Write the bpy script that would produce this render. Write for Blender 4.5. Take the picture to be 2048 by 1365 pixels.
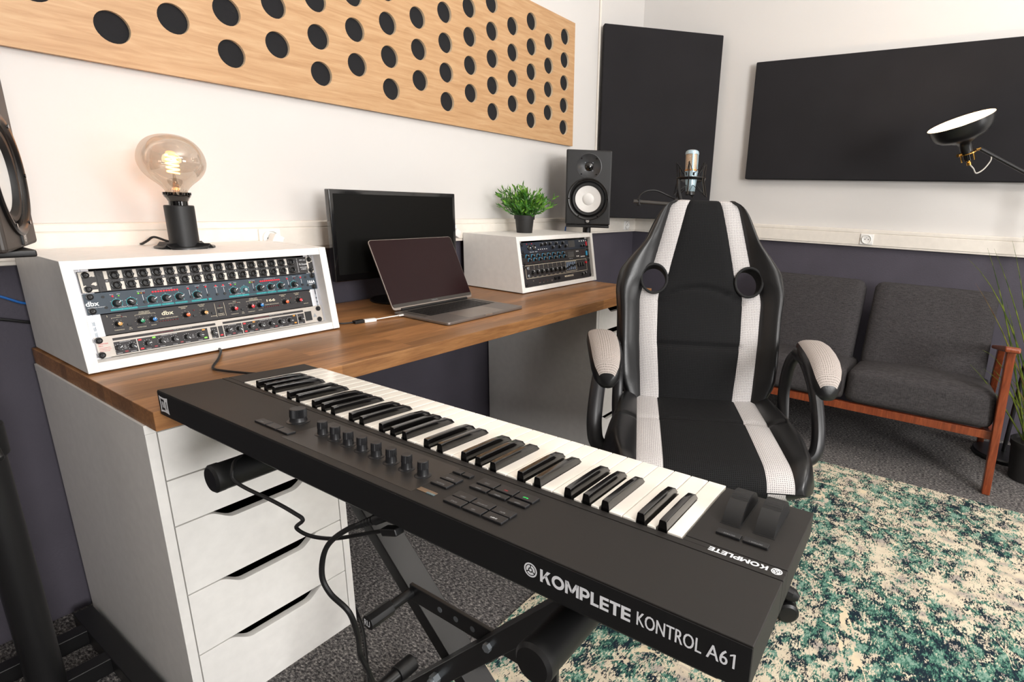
import bpy, bmesh, math, random
from mathutils import Vector, Matrix, Euler
import numpy as np
R_ = math.radians
pi = math.pi
for o in list(bpy.data.objects):
    bpy.data.objects.remove(o, do_unlink=True)
scene = bpy.context.scene
COL = scene.collection

# ------------------------------------------------------------------ camera
CAMP = Vector((-.3306, -1.7441, 1.0755))
YAW, PITCH, ROLL = 1.0163, -.2629, .0371
FPX, PPX, PPY = 1089.457, 170.545, 12.334
fw = Vector((math.sin(YAW)*math.cos(PITCH), math.cos(YAW)*math.cos(PITCH), math.sin(PITCH)))
r0 = Vector((math.cos(YAW), -math.sin(YAW), 0)); u0 = r0.cross(fw)
rt = r0*math.cos(ROLL)+u0*math.sin(ROLL); up = u0*math.cos(ROLL)-r0*math.sin(ROLL)
cd = bpy.data.cameras.new('camera'); cam = bpy.data.objects.new('camera', cd); COL.objects.link(cam)
cd.sensor_width = 36; cd.lens = FPX*36/2048; cd.shift_x = -PPX/2048; cd.shift_y = PPY/2048
cd.clip_start = .02
M = Matrix((rt, up, -fw)).transposed().to_4x4(); M.translation = CAMP
cam.matrix_world = M
scene.camera = cam

# ------------------------------------------------------------------ light
def area(name, loc, target, sx, sy, power, col=(1, 1, 1), spread=180):
    l = bpy.data.lights.new(name, 'AREA'); l.shape = 'RECTANGLE'; l.size = sx; l.size_y = sy
    l.energy = power; l.color = col; l.spread = R_(spread)
    o = bpy.data.objects.new(name, l); COL.objects.link(o); o.location = loc
    o.rotation_euler = (Vector(target)-Vector(loc)).to_track_quat('-Z', 'Y').to_euler()
    return o
area('softbox_light', (-.65, -4.4, 1.5), (1.7, -.9, .9), 1.0, 1.0, 108, (1, .985, .97))
area('softbox_light_right', (1.9, -4.6, 1.2), (0.6, -.3, .8), .9, .9, 27, (1, .98, .96))
area('ceiling_flash', (.8, -3.0, 1.95), (.8, -2.7, 2.6), .7, .7, 72, (1, .99, .98))
w = bpy.data.worlds.new('World'); scene.world = w; w.use_nodes = True
w.node_tree.nodes['Background'].inputs[0].default_value = (1, .97, .94, 1)
w.node_tree.nodes['Background'].inputs[1].default_value = .3
vs = scene.view_settings
vs.view_transform = 'Standard'; vs.look = 'None'; vs.gamma = 1; vs.use_curve_mapping = False
vs.exposure = 0.15

# ------------------------------------------------------------------ materials
def lin(c):
    if isinstance(c, str):
        c = tuple(int(c[i:i+2], 16)/255 for i in (0, 2, 4))
    return tuple((x/12.92 if x <= .04045 else ((x+.055)/1.055)**2.4) for x in c)+(1,)
MATS = {}
def newmat(name):
    m = bpy.data.materials.new(name); m.use_nodes = True
    nt = m.node_tree; b = nt.nodes['Principled BSDF']
    MATS[name] = m
    return m, nt, b
def N(nt, t, **kw):
    n = nt.nodes.new(t)
    for k, v in kw.items():
        if k in n.inputs.keys(): n.inputs[k].default_value = v
        else: setattr(n, k, v)
    return n
def coords(nt, scale=(1, 1, 1), kind='Object', rot=(0, 0, 0)):
    t = N(nt, 'ShaderNodeTexCoord'); mp = N(nt, 'ShaderNodeMapping')
    mp.inputs['Scale'].default_value = scale; mp.inputs['Rotation'].default_value = rot
    nt.links.new(t.outputs[kind], mp.inputs[0]); return mp.outputs[0]
def ramp(nt, fac, stops, interp='LINEAR'):
    r = N(nt, 'ShaderNodeValToRGB'); r.color_ramp.interpolation = interp
    e = r.color_ramp.elements
    while len(e) < len(stops): e.new(.5)
    for el, (p, c) in zip(e, stops):
        el.position = p; el.color = lin(c) if isinstance(c, str) else c
    nt.links.new(fac, r.inputs[0]); return r.outputs[0]
def bump(nt, b, h, s=.3, d=.001):
    bp = N(nt, 'ShaderNodeBump', Strength=s, Distance=d); nt.links.new(h, bp.inputs['Height']); nt.links.new(bp.outputs[0], b.inputs['Normal'])
def plain(name, col, rough=.5, metal=0., spec=.5, nscale=None, namt=.08, bscale=None, bstr=.15, bdist=.001, coat=0., emit=None, estr=0.):
    m, nt, b = newmat(name)
    c = lin(col)
    b.inputs['Base Color'].default_value = c
    b.inputs['Roughness'].default_value = rough; b.inputs['Metallic'].default_value = metal
    b.inputs['Specular IOR Level'].default_value = spec
    if coat: b.inputs['Coat Weight'].default_value = coat; b.inputs['Coat Roughness'].default_value = .05
    if emit: b.inputs['Emission Color'].default_value = lin(emit); b.inputs['Emission Strength'].default_value = estr
    v = coords(nt)
    n = N(nt, 'ShaderNodeTexNoise', Scale=nscale or 40., Detail=3.)
    nt.links.new(v, n.inputs['Vector'])
    a = namt if nscale else .03
    lo = tuple(x*(1-a) for x in c[:3])+(1,); hi = tuple(min(1, x*(1+a)) for x in c[:3])+(1,)
    nt.links.new(ramp(nt, n.outputs[0], [(.3, lo), (.7, hi)]), b.inputs['Base Color'])
    if bscale:
        n2 = N(nt, 'ShaderNodeTexNoise', Scale=float(bscale), Detail=2.); nt.links.new(v, n2.inputs['Vector'])
        bump(nt, b, n2.outputs[0], bstr, bdist)
    return m
def wood(name, cols, scale=(1, 12, 12), rough=.4, bstr=.06, nscale=6., staves=None, rot=(0, 0, 0)):
    m, nt, b = newmat(name)
    v = coords(nt, scale, rot=rot)
    n = N(nt, 'ShaderNodeTexNoise', Scale=nscale, Detail=6., Roughness=.6, Distortion=.6); nt.links.new(v, n.inputs['Vector'])
    col = ramp(nt, n.outputs[0], [(.25, cols[0]), (.5, cols[1]), (.75, cols[2])])
    if staves:
        v2 = coords(nt, (1, 1, 1), rot=staves[2])
        br = N(nt, 'ShaderNodeTexBrick', offset=.37, squash=1.)
        br.inputs['Scale'].default_value = 1.; br.inputs['Mortar Size'].default_value = .0
        br.inputs['Brick Width'].default_value = staves[0]; br.inputs['Row Height'].default_value = staves[1]
        br.inputs['Color1'].default_value = (.66, .66, .66, 1); br.inputs['Color2'].default_value = (1.14, 1.14, 1.14, 1)
        nt.links.new(v2, br.inputs['Vector'])
        mx = N(nt, 'ShaderNodeMix', data_type='RGBA', blend_type='MULTIPLY'); mx.inputs[0].default_value = 1
        nt.links.new(col, mx.inputs[6]); nt.links.new(br.outputs['Color'], mx.inputs[7]); col = mx.outputs[2]
    nt.links.new(col, b.inputs['Base Color'])
    b.inputs['Roughness'].default_value = rough
    bump(nt, b, n.outputs[0], bstr, .001)
    return m
def fabric(name, c1, c2, scale=500., rough=.9, bstr=.3, slub=True):
    m, nt, b = newmat(name)
    w1 = N(nt, 'ShaderNodeTexNoise', Scale=1., Detail=3.); nt.links.new(coords(nt, (scale*.12, scale*.12, scale)), w1.inputs['Vector'])
    w2 = N(nt, 'ShaderNodeTexNoise', Scale=1., Detail=3.); nt.links.new(coords(nt, (scale, scale, scale*.12)), w2.inputs['Vector'])
    mx = N(nt, 'ShaderNodeMath', operation='ADD'); nt.links.new(w1.outputs[0], mx.inputs[0]); nt.links.new(w2.outputs[0], mx.inputs[1])
    hf = N(nt, 'ShaderNodeMath', operation='MULTIPLY'); hf.inputs[1].default_value = .5; nt.links.new(mx.outputs[0], hf.inputs[0])
    nt.links.new(ramp(nt, hf.outputs[0], [(.36, c1), (.64, c2)]), b.inputs['Base Color'])
    b.inputs['Roughness'].default_value = rough; b.inputs['Specular IOR Level'].default_value = .2
    bump(nt, b, hf.outputs[0], bstr, .001)
    return m
def airmesh(name, c1, c2, scale=190., rough=.7, plane=(1, 1, 1)):
    m, nt, b = newmat(name)
    vo = N(nt, 'ShaderNodeTexVoronoi', Scale=scale, Randomness=.12); nt.links.new(N(nt, 'ShaderNodeAttribute', attribute_name='pattern').outputs['Vector'] if plane is None else coords(nt, plane), vo.inputs['Vector'])
    nt.links.new(ramp(nt, vo.outputs['Distance'], [(.2, c1), (.38, c2)]), b.inputs['Base Color'])
    b.inputs['Roughness'].default_value = .8 if 'black' in name else rough; b.inputs['Specular IOR Level'].default_value = .15 if 'black' in name else .35
    iv = N(nt, 'ShaderNodeMath', operation='SUBTRACT'); iv.inputs[0].default_value = 1.; nt.links.new(vo.outputs['Distance'], iv.inputs[1])
    bump(nt, b, vo.outputs['Distance'], .5, .001)
    return m

plain('wall_white', 'd5d2cf', .85, bscale=120, bstr=.12, nscale=2, namt=.015)
plain('wall_dark', '47434d', .75, bscale=150, bstr=.5, bdist=.002, nscale=6, namt=.08)
plain('unseen_wall_tone', '8d847d', .95, nscale=8, namt=.15)  # invented tone for the unseen walls, set by how much light they bounce
plain('ceiling_white', 'efebe6', .9)
plain('trunking', 'e6dfd5', .45)
plain('white_plastic', 'f0eeea', .35)
plain('white_laminate', 'eae8e4', .45)
plain('cream_laminate', 'ddd6cd', .55, bscale=400, bstr=.03)
plain('socket_hole', '3a3632', .6)
plain('black_plastic', '131314', .42)
plain('black_satin', '0d0d0e', .33)
plain('black_gloss', '060607', .08, coat=.6)
plain('black_rubber', '0a0a0b', .5)
plain('black_metal', '141415', .36, metal=.0, spec=.6)
plain('kb_shell', '161311', .55, bscale=1500, bstr=.12, bdist=.0003)
plain('kb_back', '0b0b0c', .6)
plain('kb_display_panel', '242221', .38)
plain('piano_white', 'f4eee4', .14, coat=.3)
plain('piano_black', '0c0b0b', .12, coat=.5)
plain('text_white', 'f6f8fb', .6)
plain('text_grey', '8f9296', .6)
plain('text_cream', 'e6dcc2', .6)
plain('felt_black', '17171a', .95, bscale=900, bstr=.4)
plain('panel_cloth', '252426', .95, spec=.2, bscale=900, bstr=.35, nscale=5, namt=.08)
plain('speaker_black', '1b1b1c', .5, bscale=700, bstr=.2, bdist=.0005)
plain('speaker_brown', '3b3531', .5, bscale=700, bstr=.2, bdist=.0005)
plain('horn_grey', '3a3b3d', .35)
plain('cone_white', 'dcdad7', .6)
plain('surround', '101011', .55)
plain('leather', '0f0f10', .36, bscale=260, bstr=.22, bdist=.0008)
plain('stitch', '3d3d3f', .7)
plain('leather_shell', '0f0f10', .36, bscale=260, bstr=.22, bdist=.0008)
airmesh('mesh_black', '050505', '1b1b1c', 200., plane=(1, .001, 1))
airmesh('mesh_grey', '807c7f', 'c6c2c0', 200., plane=(1, .001, 1))
airmesh('mesh_black_seat', '050505', '1b1b1c', 200., plane=None)
airmesh('mesh_grey_seat', '807c7f', 'c6c2c0', 200., plane=None)
airmesh('mesh_arm', '706965', 'aaa19b', 200., plane=None)
plain('rim_cloth', '121213', .8, bscale=900, bstr=.5)
plain('chair_plastic', '1a1a1c', .4)
plain('wheel_rubber', '111112', .5)
fabric('sofa_cloth', '2c2a2b', '484546', 420.)
wood('sofa_wood', ('5e2713', '7d3a1f', '96502e'), (20, 20, 2), .3)
wood('oak_panel', ('ab8157', 'be966c', 'caa67e'), (1.3, 8, 16), .5, .12, 5.)
plain('oak_edge', 'e9d3b4', .7)
wood('counter', ('7d5231', '9c6d43', 'b58455'), (2.2, 26, 26), .38, .05, 5., (.55, .034, (0, 0, 0)))
wood('counter_edge', ('8c6139', 'a87b4c', 'bd905f'), (2.2, 26, 26), .4, .05, 5.)
plain('alu', 'c8c8cc', .3, metal=.9)
plain('steel_screw', '1c1c1d', .35, metal=.3)
plain('zinc', '9aa0a5', .45, metal=.8)
plain('laptop_grey', '86807c', .38, metal=.7)
plain('laptop_edge', 'a39a93', .35, metal=.8)
plain('laptop_screen', '221012', .16, spec=.18)
plain('jack_black', '0c0c0d', .35)
plain('laptop_key', '0d0d0e', .45)
plain('monitor_screen', '0d0d0c', .4, spec=.14)
plain('monitor_bezel', '0b0b0c', .1, coat=.6)
plain('brass', 'c99a4f', .22, metal=1.)
plain('mic_blue', 'a9c0cb', .28, metal=.35)
plain('mic_grille', 'b59f88', .4, metal=.3, nscale=600, namt=.5)
plain('copper', 'c98a4a', .35, metal=.8)
plain('pot_black', '1c1b1b', .6)
plain('soil', '201812', .95)
plain('cable_black', '101011', .5)
plain('cable_blue', '1b5fa8', .5)
plain('cable_white', 'ecebe8', .4)
plain('cable_grey', 'b8b4ac', .4)
plain('plate_patch', '232122', .45)
plain('chipped', 'd8d2c8', .6)
plain('plate_teal', '2b3a47', .45, bscale=900, bstr=.1)
plain('plate_black', '262325', .5)
plain('plate_silver', 'b8b1a9', .4, metal=.35)
plain('plate_navy', '1d2634', .45)
plain('knob_black', '121213', .35)
plain('teal_ink', '1f9aa0', .5)
plain('label_strip', 'dcd6cc', .6)
plain('led_red', 'd8202c', .3, emit='ff2030', estr=.6)
plain('led_dim', '7c1620', .3)
plain('led_green', '79c23a', .3, emit='80ff40', estr=.4)
plain('led_amber', 'c98a22', .3)
plain('cap_red', 'd5232f', .35)
plain('cap_blue', '1873b8', .35)
plain('cap_green', '1f8a5e', .35)
plain('cap_orange', 'e5632a', .35)
plain('cap_tan', 'c99a56', .35)
plain('ring_blue', '2f9fd0', .4)
plain('eq_slot', '71839a', .5)
plain('green_light', '12e05a', .4, emit='20ff70', estr=1.2)
plain('display_glass', '5d6f74', .2)
plain('display_amber', '6d5a48', .3)
plain('filament', 'ffb050', .5, emit='ff9a3c', estr=26.)
plain('lamp_bulb_glow', 'fff0d8', .5, emit='ffcf90', estr=6.)
plain('shade_inside', 'e8d9c2', .6)
plain('tennis_green', '3e9a3a', .7)

# smoked bulb glass: thin shell, tinted transparency plus a mirror-like sheen
m, nt, b = newmat('smoked_glass')
for n in list(nt.nodes):
    if n.type != 'OUTPUT_MATERIAL': nt.nodes.remove(n)
out = [n for n in nt.nodes if n.type == 'OUTPUT_MATERIAL'][0]
tr = N(nt, 'ShaderNodeBsdfTransparent'); tr.inputs[0].default_value = (.80, .755, .70, 1)
gl = N(nt, 'ShaderNodeBsdfGlossy', Roughness=.03); gl.inputs[0].default_value = (.9, .85, .8, 1)
lw = N(nt, 'ShaderNodeLayerWeight', Blend=.35)
mr = N(nt, 'ShaderNodeMapRange'); mr.inputs[3].default_value = .07; mr.inputs[4].default_value = .5
nt.links.new(lw.outputs['Facing'], mr.inputs[0])
ms = N(nt, 'ShaderNodeMixShader'); nt.links.new(mr.outputs[0], ms.inputs[0]); nt.links.new(tr.outputs[0], ms.inputs[1]); nt.links.new(gl.outputs[0], ms.inputs[2])
nt.links.new(ms.outputs[0], out.inputs[0])

# carpet
m, nt, b = newmat('carpet')
n1 = N(nt, 'ShaderNodeTexNoise', Scale=1., Detail=4., Roughness=.75); nt.links.new(coords(nt, (210, 95, 150)), n1.inputs['Vector'])
n2 = N(nt, 'ShaderNodeTexNoise', Scale=9., Detail=3.); nt.links.new(coords(nt), n2.inputs['Vector'])
ad = N(nt, 'ShaderNodeMath', operation='MULTIPLY_ADD'); ad.inputs[1].default_value = .06; nt.links.new(n2.outputs[0], ad.inputs[0]); nt.links.new(n1.outputs[0], ad.inputs[2])
nt.links.new(ramp(nt, ad.outputs[0], [(.38, '222122'), (.49, '4a4849'), (.59, '74716f'), (.70, 'b3ada8')]), b.inputs['Base Color'])
b.inputs['Roughness'].default_value = .95; b.inputs['Specular IOR Level'].default_value = .1
bump(nt, b, n1.outputs[0], .8, .004)

# distressed oriental rug: cream ground, worn green and navy figure, pale scroll lines
m, nt, b = newmat('rug')
L = nt.links.new
def mth(op, a, bb=None, c=None):
    n = N(nt, 'ShaderNodeMath', operation=op)
    for i, x in enumerate((a, bb, c)):
        if x is None: continue
        if isinstance(x, (int, float)): n.inputs[i].default_value = x
        else: L(x, n.inputs[i])
    return n.outputs[0]
big = N(nt, 'ShaderNodeTexNoise', Scale=3.3, Detail=2., Distortion=.8); L(coords(nt), big.inputs['Vector'])
mid = N(nt, 'ShaderNodeTexNoise', Scale=32., Detail=6., Roughness=.66, Distortion=.3); L(coords(nt), mid.inputs['Vector'])
fine = N(nt, 'ShaderNodeTexNoise', Scale=1., Detail=3., Roughness=.7); L(coords(nt, (110, 260, 60)), fine.inputs['Vector'])
fig = mth('ADD', mth('MULTIPLY', big.outputs[0], .52), mth('ADD', mth('MULTIPLY', mid.outputs[0], .8), mth('MULTIPLY', fine.outputs[0], .8)))
wv = N(nt, 'ShaderNodeTexNoise', Scale=2.1, Detail=1.2, Distortion=1.6); L(coords(nt), wv.inputs['Vector'])
line = mth('ABSOLUTE', mth('SUBTRACT', mth('FRACT', mth('MULTIPLY', wv.outputs[0], 5.)), .5))
lm = mth('LESS_THAN', mth('ADD', line, mth('MULTIPLY', mid.outputs[0], .1)), .058)
msk = ramp(nt, mth('MULTIPLY', fig, .476), [(.488, (0, 0, 0, 1)), (.506, (1, 1, 1, 1))])
dn = N(nt, 'ShaderNodeTexNoise', Scale=22., Detail=6., Roughness=.68, Distortion=.4); L(coords(nt, (1, 1.3, 1), rot=(0, 0, .6)), dn.inputs['Vector'])
dk = mth('ADD', mth('MULTIPLY', dn.outputs[0], .75), mth('ADD', mth('MULTIPLY', fine.outputs[0], .45), mth('MULTIPLY', big.outputs[0], .1)))
inkc = ramp(nt, mth('MULTIPLY', dk, .76), [(.44, '7c9a8c'), (.475, '4d7868'), (.50, '3d6a5b'), (.515, '263f40'), (.55, '1c2731')])
gnd = N(nt, 'ShaderNodeTexNoise', Scale=17., Detail=5.); L(coords(nt, (1.2, .8, 1)), gnd.inputs['Vector'])
grc = ramp(nt, gnd.outputs[0], [(.36, 'a79d94'), (.46, 'c9bca6'), (.6, 'd2c7b1')])
m1 = N(nt, 'ShaderNodeMix', data_type='RGBA'); L(msk, m1.inputs[0]); L(grc, m1.inputs[6]); L(inkc, m1.inputs[7])
col = m1.outputs[2]
n3 = N(nt, 'ShaderNodeTexNoise', Scale=14., Detail=4.); L(coords(nt), n3.inputs['Vector'])
crm = ramp(nt, n3.outputs[0], [(.4, 'bdb1a2'), (.6, 'd6c7aa')])
mx = N(nt, 'ShaderNodeMix', data_type='RGBA'); L(lm, mx.inputs[0]); L(col, mx.inputs[6]); L(crm, mx.inputs[7])
L(mx.outputs[2], b.inputs['Base Color']); b.inputs['Roughness'].default_value = .95; b.inputs['Specular IOR Level'].default_value = .1
rib = N(nt, 'ShaderNodeTexWave', Scale=110.); L(coords(nt), rib.inputs['Vector'])
bump(nt, b, mth('ADD', rib.outputs['Fac'], fine.outputs[0]), .35, .001)

def leafmat(name, c1, c2, sc=30.):
    m, nt, b = newmat(name)
    n = N(nt, 'ShaderNodeTexNoise', Scale=sc, Detail=2.); nt.links.new(coords(nt), n.inputs['Vector'])
    nt.links.new(ramp(nt, n.outputs[0], [(.35, c1), (.65, c2)]), b.inputs['Base Color'])
    b.inputs['Roughness'].default_value = .45
leafmat('leaf', '346820', '76a838'); leafmat('leaf_dark', '24501a', '4f9030')
leafmat('blade_green', '3f5a24', '8a9a3c'); leafmat('blade_brown', '6a4a34', '8e7a4a')

# ------------------------------------------------------------------ geometry helpers
class MB:
    """collects shapes; build() links them as ONE mesh object"""
    def __init__(s): s.v = []; s.f = []; s.m = []
    def add(s, vs, fs, mi=0, M=None):
        o = len(s.v)
        s.v += [tuple(M @ Vector(p)) if M is not None else tuple(p) for p in vs]
        s.f += [tuple(i+o for i in f) for f in fs]; s.m += [mi]*len(fs); return s
    def box(s, x0, y0, z0, x1, y1, z1, mi=0, M=None):
        vs = [(x, y, z) for z in (z0, z1) for y in (y0, y1) for x in (x0, x1)]
        fs = [(0, 2, 3, 1), (4, 5, 7, 6), (0, 1, 5, 4), (2, 6, 7, 3), (0, 4, 6, 2), (1, 3, 7, 5)]
        return s.add(vs, fs, mi, M)
    def cbox(s, c, d, mi=0, M=None):
        return s.box(c[0]-d[0]/2, c[1]-d[1]/2, c[2]-d[2]/2, c[0]+d[0]/2, c[1]+d[1]/2, c[2]+d[2]/2, mi, M)
    def bm(s, bm_, mi=0, M=None):
        bm_.verts.ensure_lookup_table(); bm_.verts.index_update()
        s.add([v.co[:] for v in bm_.verts], [[v.index for v in f.verts] for f in bm_.faces], mi, M); bm_.free(); return s
    def rbox(s, c, d, r=.01, seg=3, mi=0, M=None):
        b = bmesh.new(); bmesh.ops.create_cube(b, size=1)
        for v in b.verts: v.co = Vector((c[0]+v.co.x*d[0], c[1]+v.co.y*d[1], c[2]+v.co.z*d[2]))
        bmesh.ops.bevel(b, geom=list(b.edges), offset=r, segments=seg, profile=.5, affect='EDGES')
        s.wn = True
        return s.bm(b, mi, M)
    def cyl(s, p0, p1, r, r1=None, n=20, mi=0, caps=True, M=None):
        p0 = Vector(p0); p1 = Vector(p1); r1 = r if r1 is None else r1
        d = (p1-p0).normalized(); a = d.orthogonal().normalized(); b = d.cross(a)
        vs = []
        for p, rr in ((p0, r), (p1, r1)):
            for i in range(n):
                t = 2*pi*i/n; vs.append(p+(a*math.cos(t)+b*math.sin(t))*rr)
        fs = [(i, (i+1) % n, n+(i+1) % n, n+i) for i in range(n)]
        if caps: fs += [tuple(range(n-1, -1, -1)), tuple(range(n, 2*n))]
        return s.add(vs, fs, mi, M)
    def lathe(s, prof, n=32, mi=0, M=None, mats=None):
        """prof: list of (r,z) from bottom to top around local z"""
        vs = []; fs = []; ms = []; rings = []
        for r, z in prof:
            if r < 1e-6: rings.append([len(vs)]); vs.append((0, 0, z))
            else:
                rings.append(list(range(len(vs), len(vs)+n)))
                vs += [(r*math.cos(2*pi*i/n), r*math.sin(2*pi*i/n), z) for i in range(n)]
        o0 = len(s.f)
        for k in range(len(rings)-1):
            A, B = rings[k], rings[k+1]
            q = mats[k] if mats else mi
            for i in range(n):
                j = (i+1) % n
                if len(A) == 1 and len(B) == 1: continue
                if len(A) == 1: fs.append((A[0], B[j], B[i]))
                elif len(B) == 1: fs.append((A[i], A[j], B[0]))
                else: fs.append((A[i], A[j], B[j], B[i]))
                ms.append(q)
        o = len(s.v)
        s.v += [tuple(M @ Vector(p)) if M is not None else tuple(p) for p in vs]
        s.f += [tuple(i+o for i in f) for f in fs]; s.m += ms; return s
    def tube(s, pts, r, n=10, mi=0, M=None, caps=True, closed=False, radii=None, sx=1., sy=1.):
        P = [Vector(p) for p in pts]; k = len(P)
        vs = []; prev = None
        for i in range(k):
            t = ((P[(i+1) % k]-P[i-1]) if closed else (P[min(i+1, k-1)]-P[max(i-1, 0)])).normalized()
            if prev is None: a = t.orthogonal().normalized()
            else:
                a = prev-t*prev.dot(t); a = a.normalized() if a.length > 1e-6 else t.orthogonal().normalized()
            prev = a; b = t.cross(a); rr = radii[i] if radii else r
            vs += [P[i]+(a*math.cos(2*pi*j/n)*sx+b*math.sin(2*pi*j/n)*sy)*rr for j in range(n)]
        fs = []
        for i in range(k if closed else k-1):
            A = i*n; B = ((i+1) % k)*n
            fs += [(A+j, A+(j+1) % n, B+(j+1) % n, B+j) for j in range(n)]
        if caps and not closed: fs += [tuple(range(n-1, -1, -1)), tuple(range((k-1)*n, k*n))]
        return s.add(vs, fs, mi, M)
    def prism(s, poly, h0, h1, axis='z', mi=0, M=None):
        """poly in the two other axes (order x,y,z without axis)"""
        n = len(poly)
        def p3(p, h):
            return {'z': (p[0], p[1], h), 'y': (p[0], h, p[1]), 'x': (h, p[0], p[1])}[axis]
        vs = [p3(p, h0) for p in poly]+[p3(p, h1) for p in poly]
        fs = [tuple(range(n-1, -1, -1)), tuple(range(n, 2*n))]+[(i, (i+1) % n, n+(i+1) % n, n+i) for i in range(n)]
        return s.add(vs, fs, mi, M)
    def mesh(s, name, mats, bev=0., bseg=2, ang=35, subd=0):
        me = bpy.data.meshes.new(name)
        b = bmesh.new(); vv = [b.verts.new(p) for p in s.v]
        for f, mi in zip(s.f, s.m):
            try: fa = b.faces.new([vv[i] for i in f]); fa.material_index = mi
            except ValueError: pass
        bmesh.ops.recalc_face_normals(b, faces=list(b.faces))
        if bev:
            es = [e for e in b.edges if len(e.link_faces) == 2 and e.calc_face_angle(0) > R_(30)]
            bmesh.ops.bevel(b, geom=es, offset=bev, segments=bseg, profile=.5, affect='EDGES', clamp_overlap=True)
        for f in b.faces: f.smooth = True
        for e in b.edges:
            e.smooth = not (len(e.link_faces) != 2 or e.calc_face_angle(0) > R_(ang))
        cn = None
        if bev or getattr(s, 'wn', False):
            cn = []; ca_ = math.cos(R_(50))
            for f in b.faces:
                for l in f.loops:
                    n_ = Vector()
                    for g in l.vert.link_faces:
                        if g.normal.dot(f.normal) > ca_: n_ += g.normal*g.calc_area()
                    cn.append(n_.normalized()[:] if n_.length > 1e-14 else f.normal[:])
            for e in b.edges: e.smooth = True
        b.to_mesh(me); b.free()
        if cn: me.normals_split_custom_set(cn)
        for mn in ([mats] if isinstance(mats, str) else mats): me.materials.append(MATS[mn])
        return me
    def build(s, name, mats, parent=None, bev=0., bseg=2, ang=35, M=None):
        return link(name, s.mesh(name, mats, bev, bseg, ang), parent, M)
def link(name, me, parent=None, M=None):
    o = bpy.data.objects.new(name, me); COL.objects.link(o)
    if parent: o.parent = parent
    if M is not None: o.matrix_local = M
    return o
def thing(name, label, cat, loc=(0, 0, 0), rz=0, group=None, rot=None):
    o = bpy.data.objects.new(name, None); COL.objects.link(o)
    o.location = loc; o.rotation_euler = rot if rot else (0, 0, rz); o.empty_display_size = .05
    return tag(o, label, cat, group)
def tag(o, label, cat, group=None):
    o['label'] = label; o['category'] = cat
    if group: o['group'] = group
    return o
def struct(o, label=None):
    o['kind'] = 'structure'
    if label: o['label'] = label
    return o
def T(x, y, z): return Matrix.Translation((x, y, z))
def RX(a): return Matrix.Rotation(a, 4, 'X')
def RY(a): return Matrix.Rotation(a, 4, 'Y')
def RZ(a): return Matrix.Rotation(a, 4, 'Z')
_tc = {}
def text_geo(st, size, weight=0.):
    k = (st, weight)
    if k not in _tc:
        c = bpy.data.curves.new('t', 'FONT'); c.body = st; c.size = 1.; c.offset = weight; c.resolution_u = 3
        c.align_x = 'LEFT'
        o = bpy.data.objects.new('t', c); COL.objects.link(o)
        me = bpy.data.meshes.new_from_object(o)
        vs = [v.co[:] for v in me.vertices]; fs = [tuple(p.vertices) for p in me.polygons]
        bpy.data.objects.remove(o); bpy.data.meshes.remove(me); bpy.data.curves.remove(c)
        _tc[k] = (vs, fs)
    return _tc[k]
def text(mb, st, size, M, weight=0., fit=None, align='L', mi=0, capfit=None, strike=0.):
    """flat lettering in local xy of M; fit = wanted total width, capfit = wanted cap height"""
    vs, fs = text_geo(st, 1., weight)
    if not vs: return
    x0 = min(v[0] for v in vs); x1 = max(v[0] for v in vs); y0 = min(v[1] for v in vs); y1 = max(v[1] for v in vs)
    sx = sy = size
    if capfit: sy = capfit/(y1-y0); sx = sy
    if fit: sx = (fit-2*strike)/(x1-x0)
    off = {'L': -x0, 'C': -(x0+x1)/2, 'R': -x1}[align]
    for k, q in enumerate((0, strike*.67, strike*1.33, strike*2) if strike else (0,)):
        mb.add([((v[0]+off)*sx+q, (v[1]-(y0 if capfit else 0))*sy, .00001*k) for v in vs], fs, mi, M)
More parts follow.
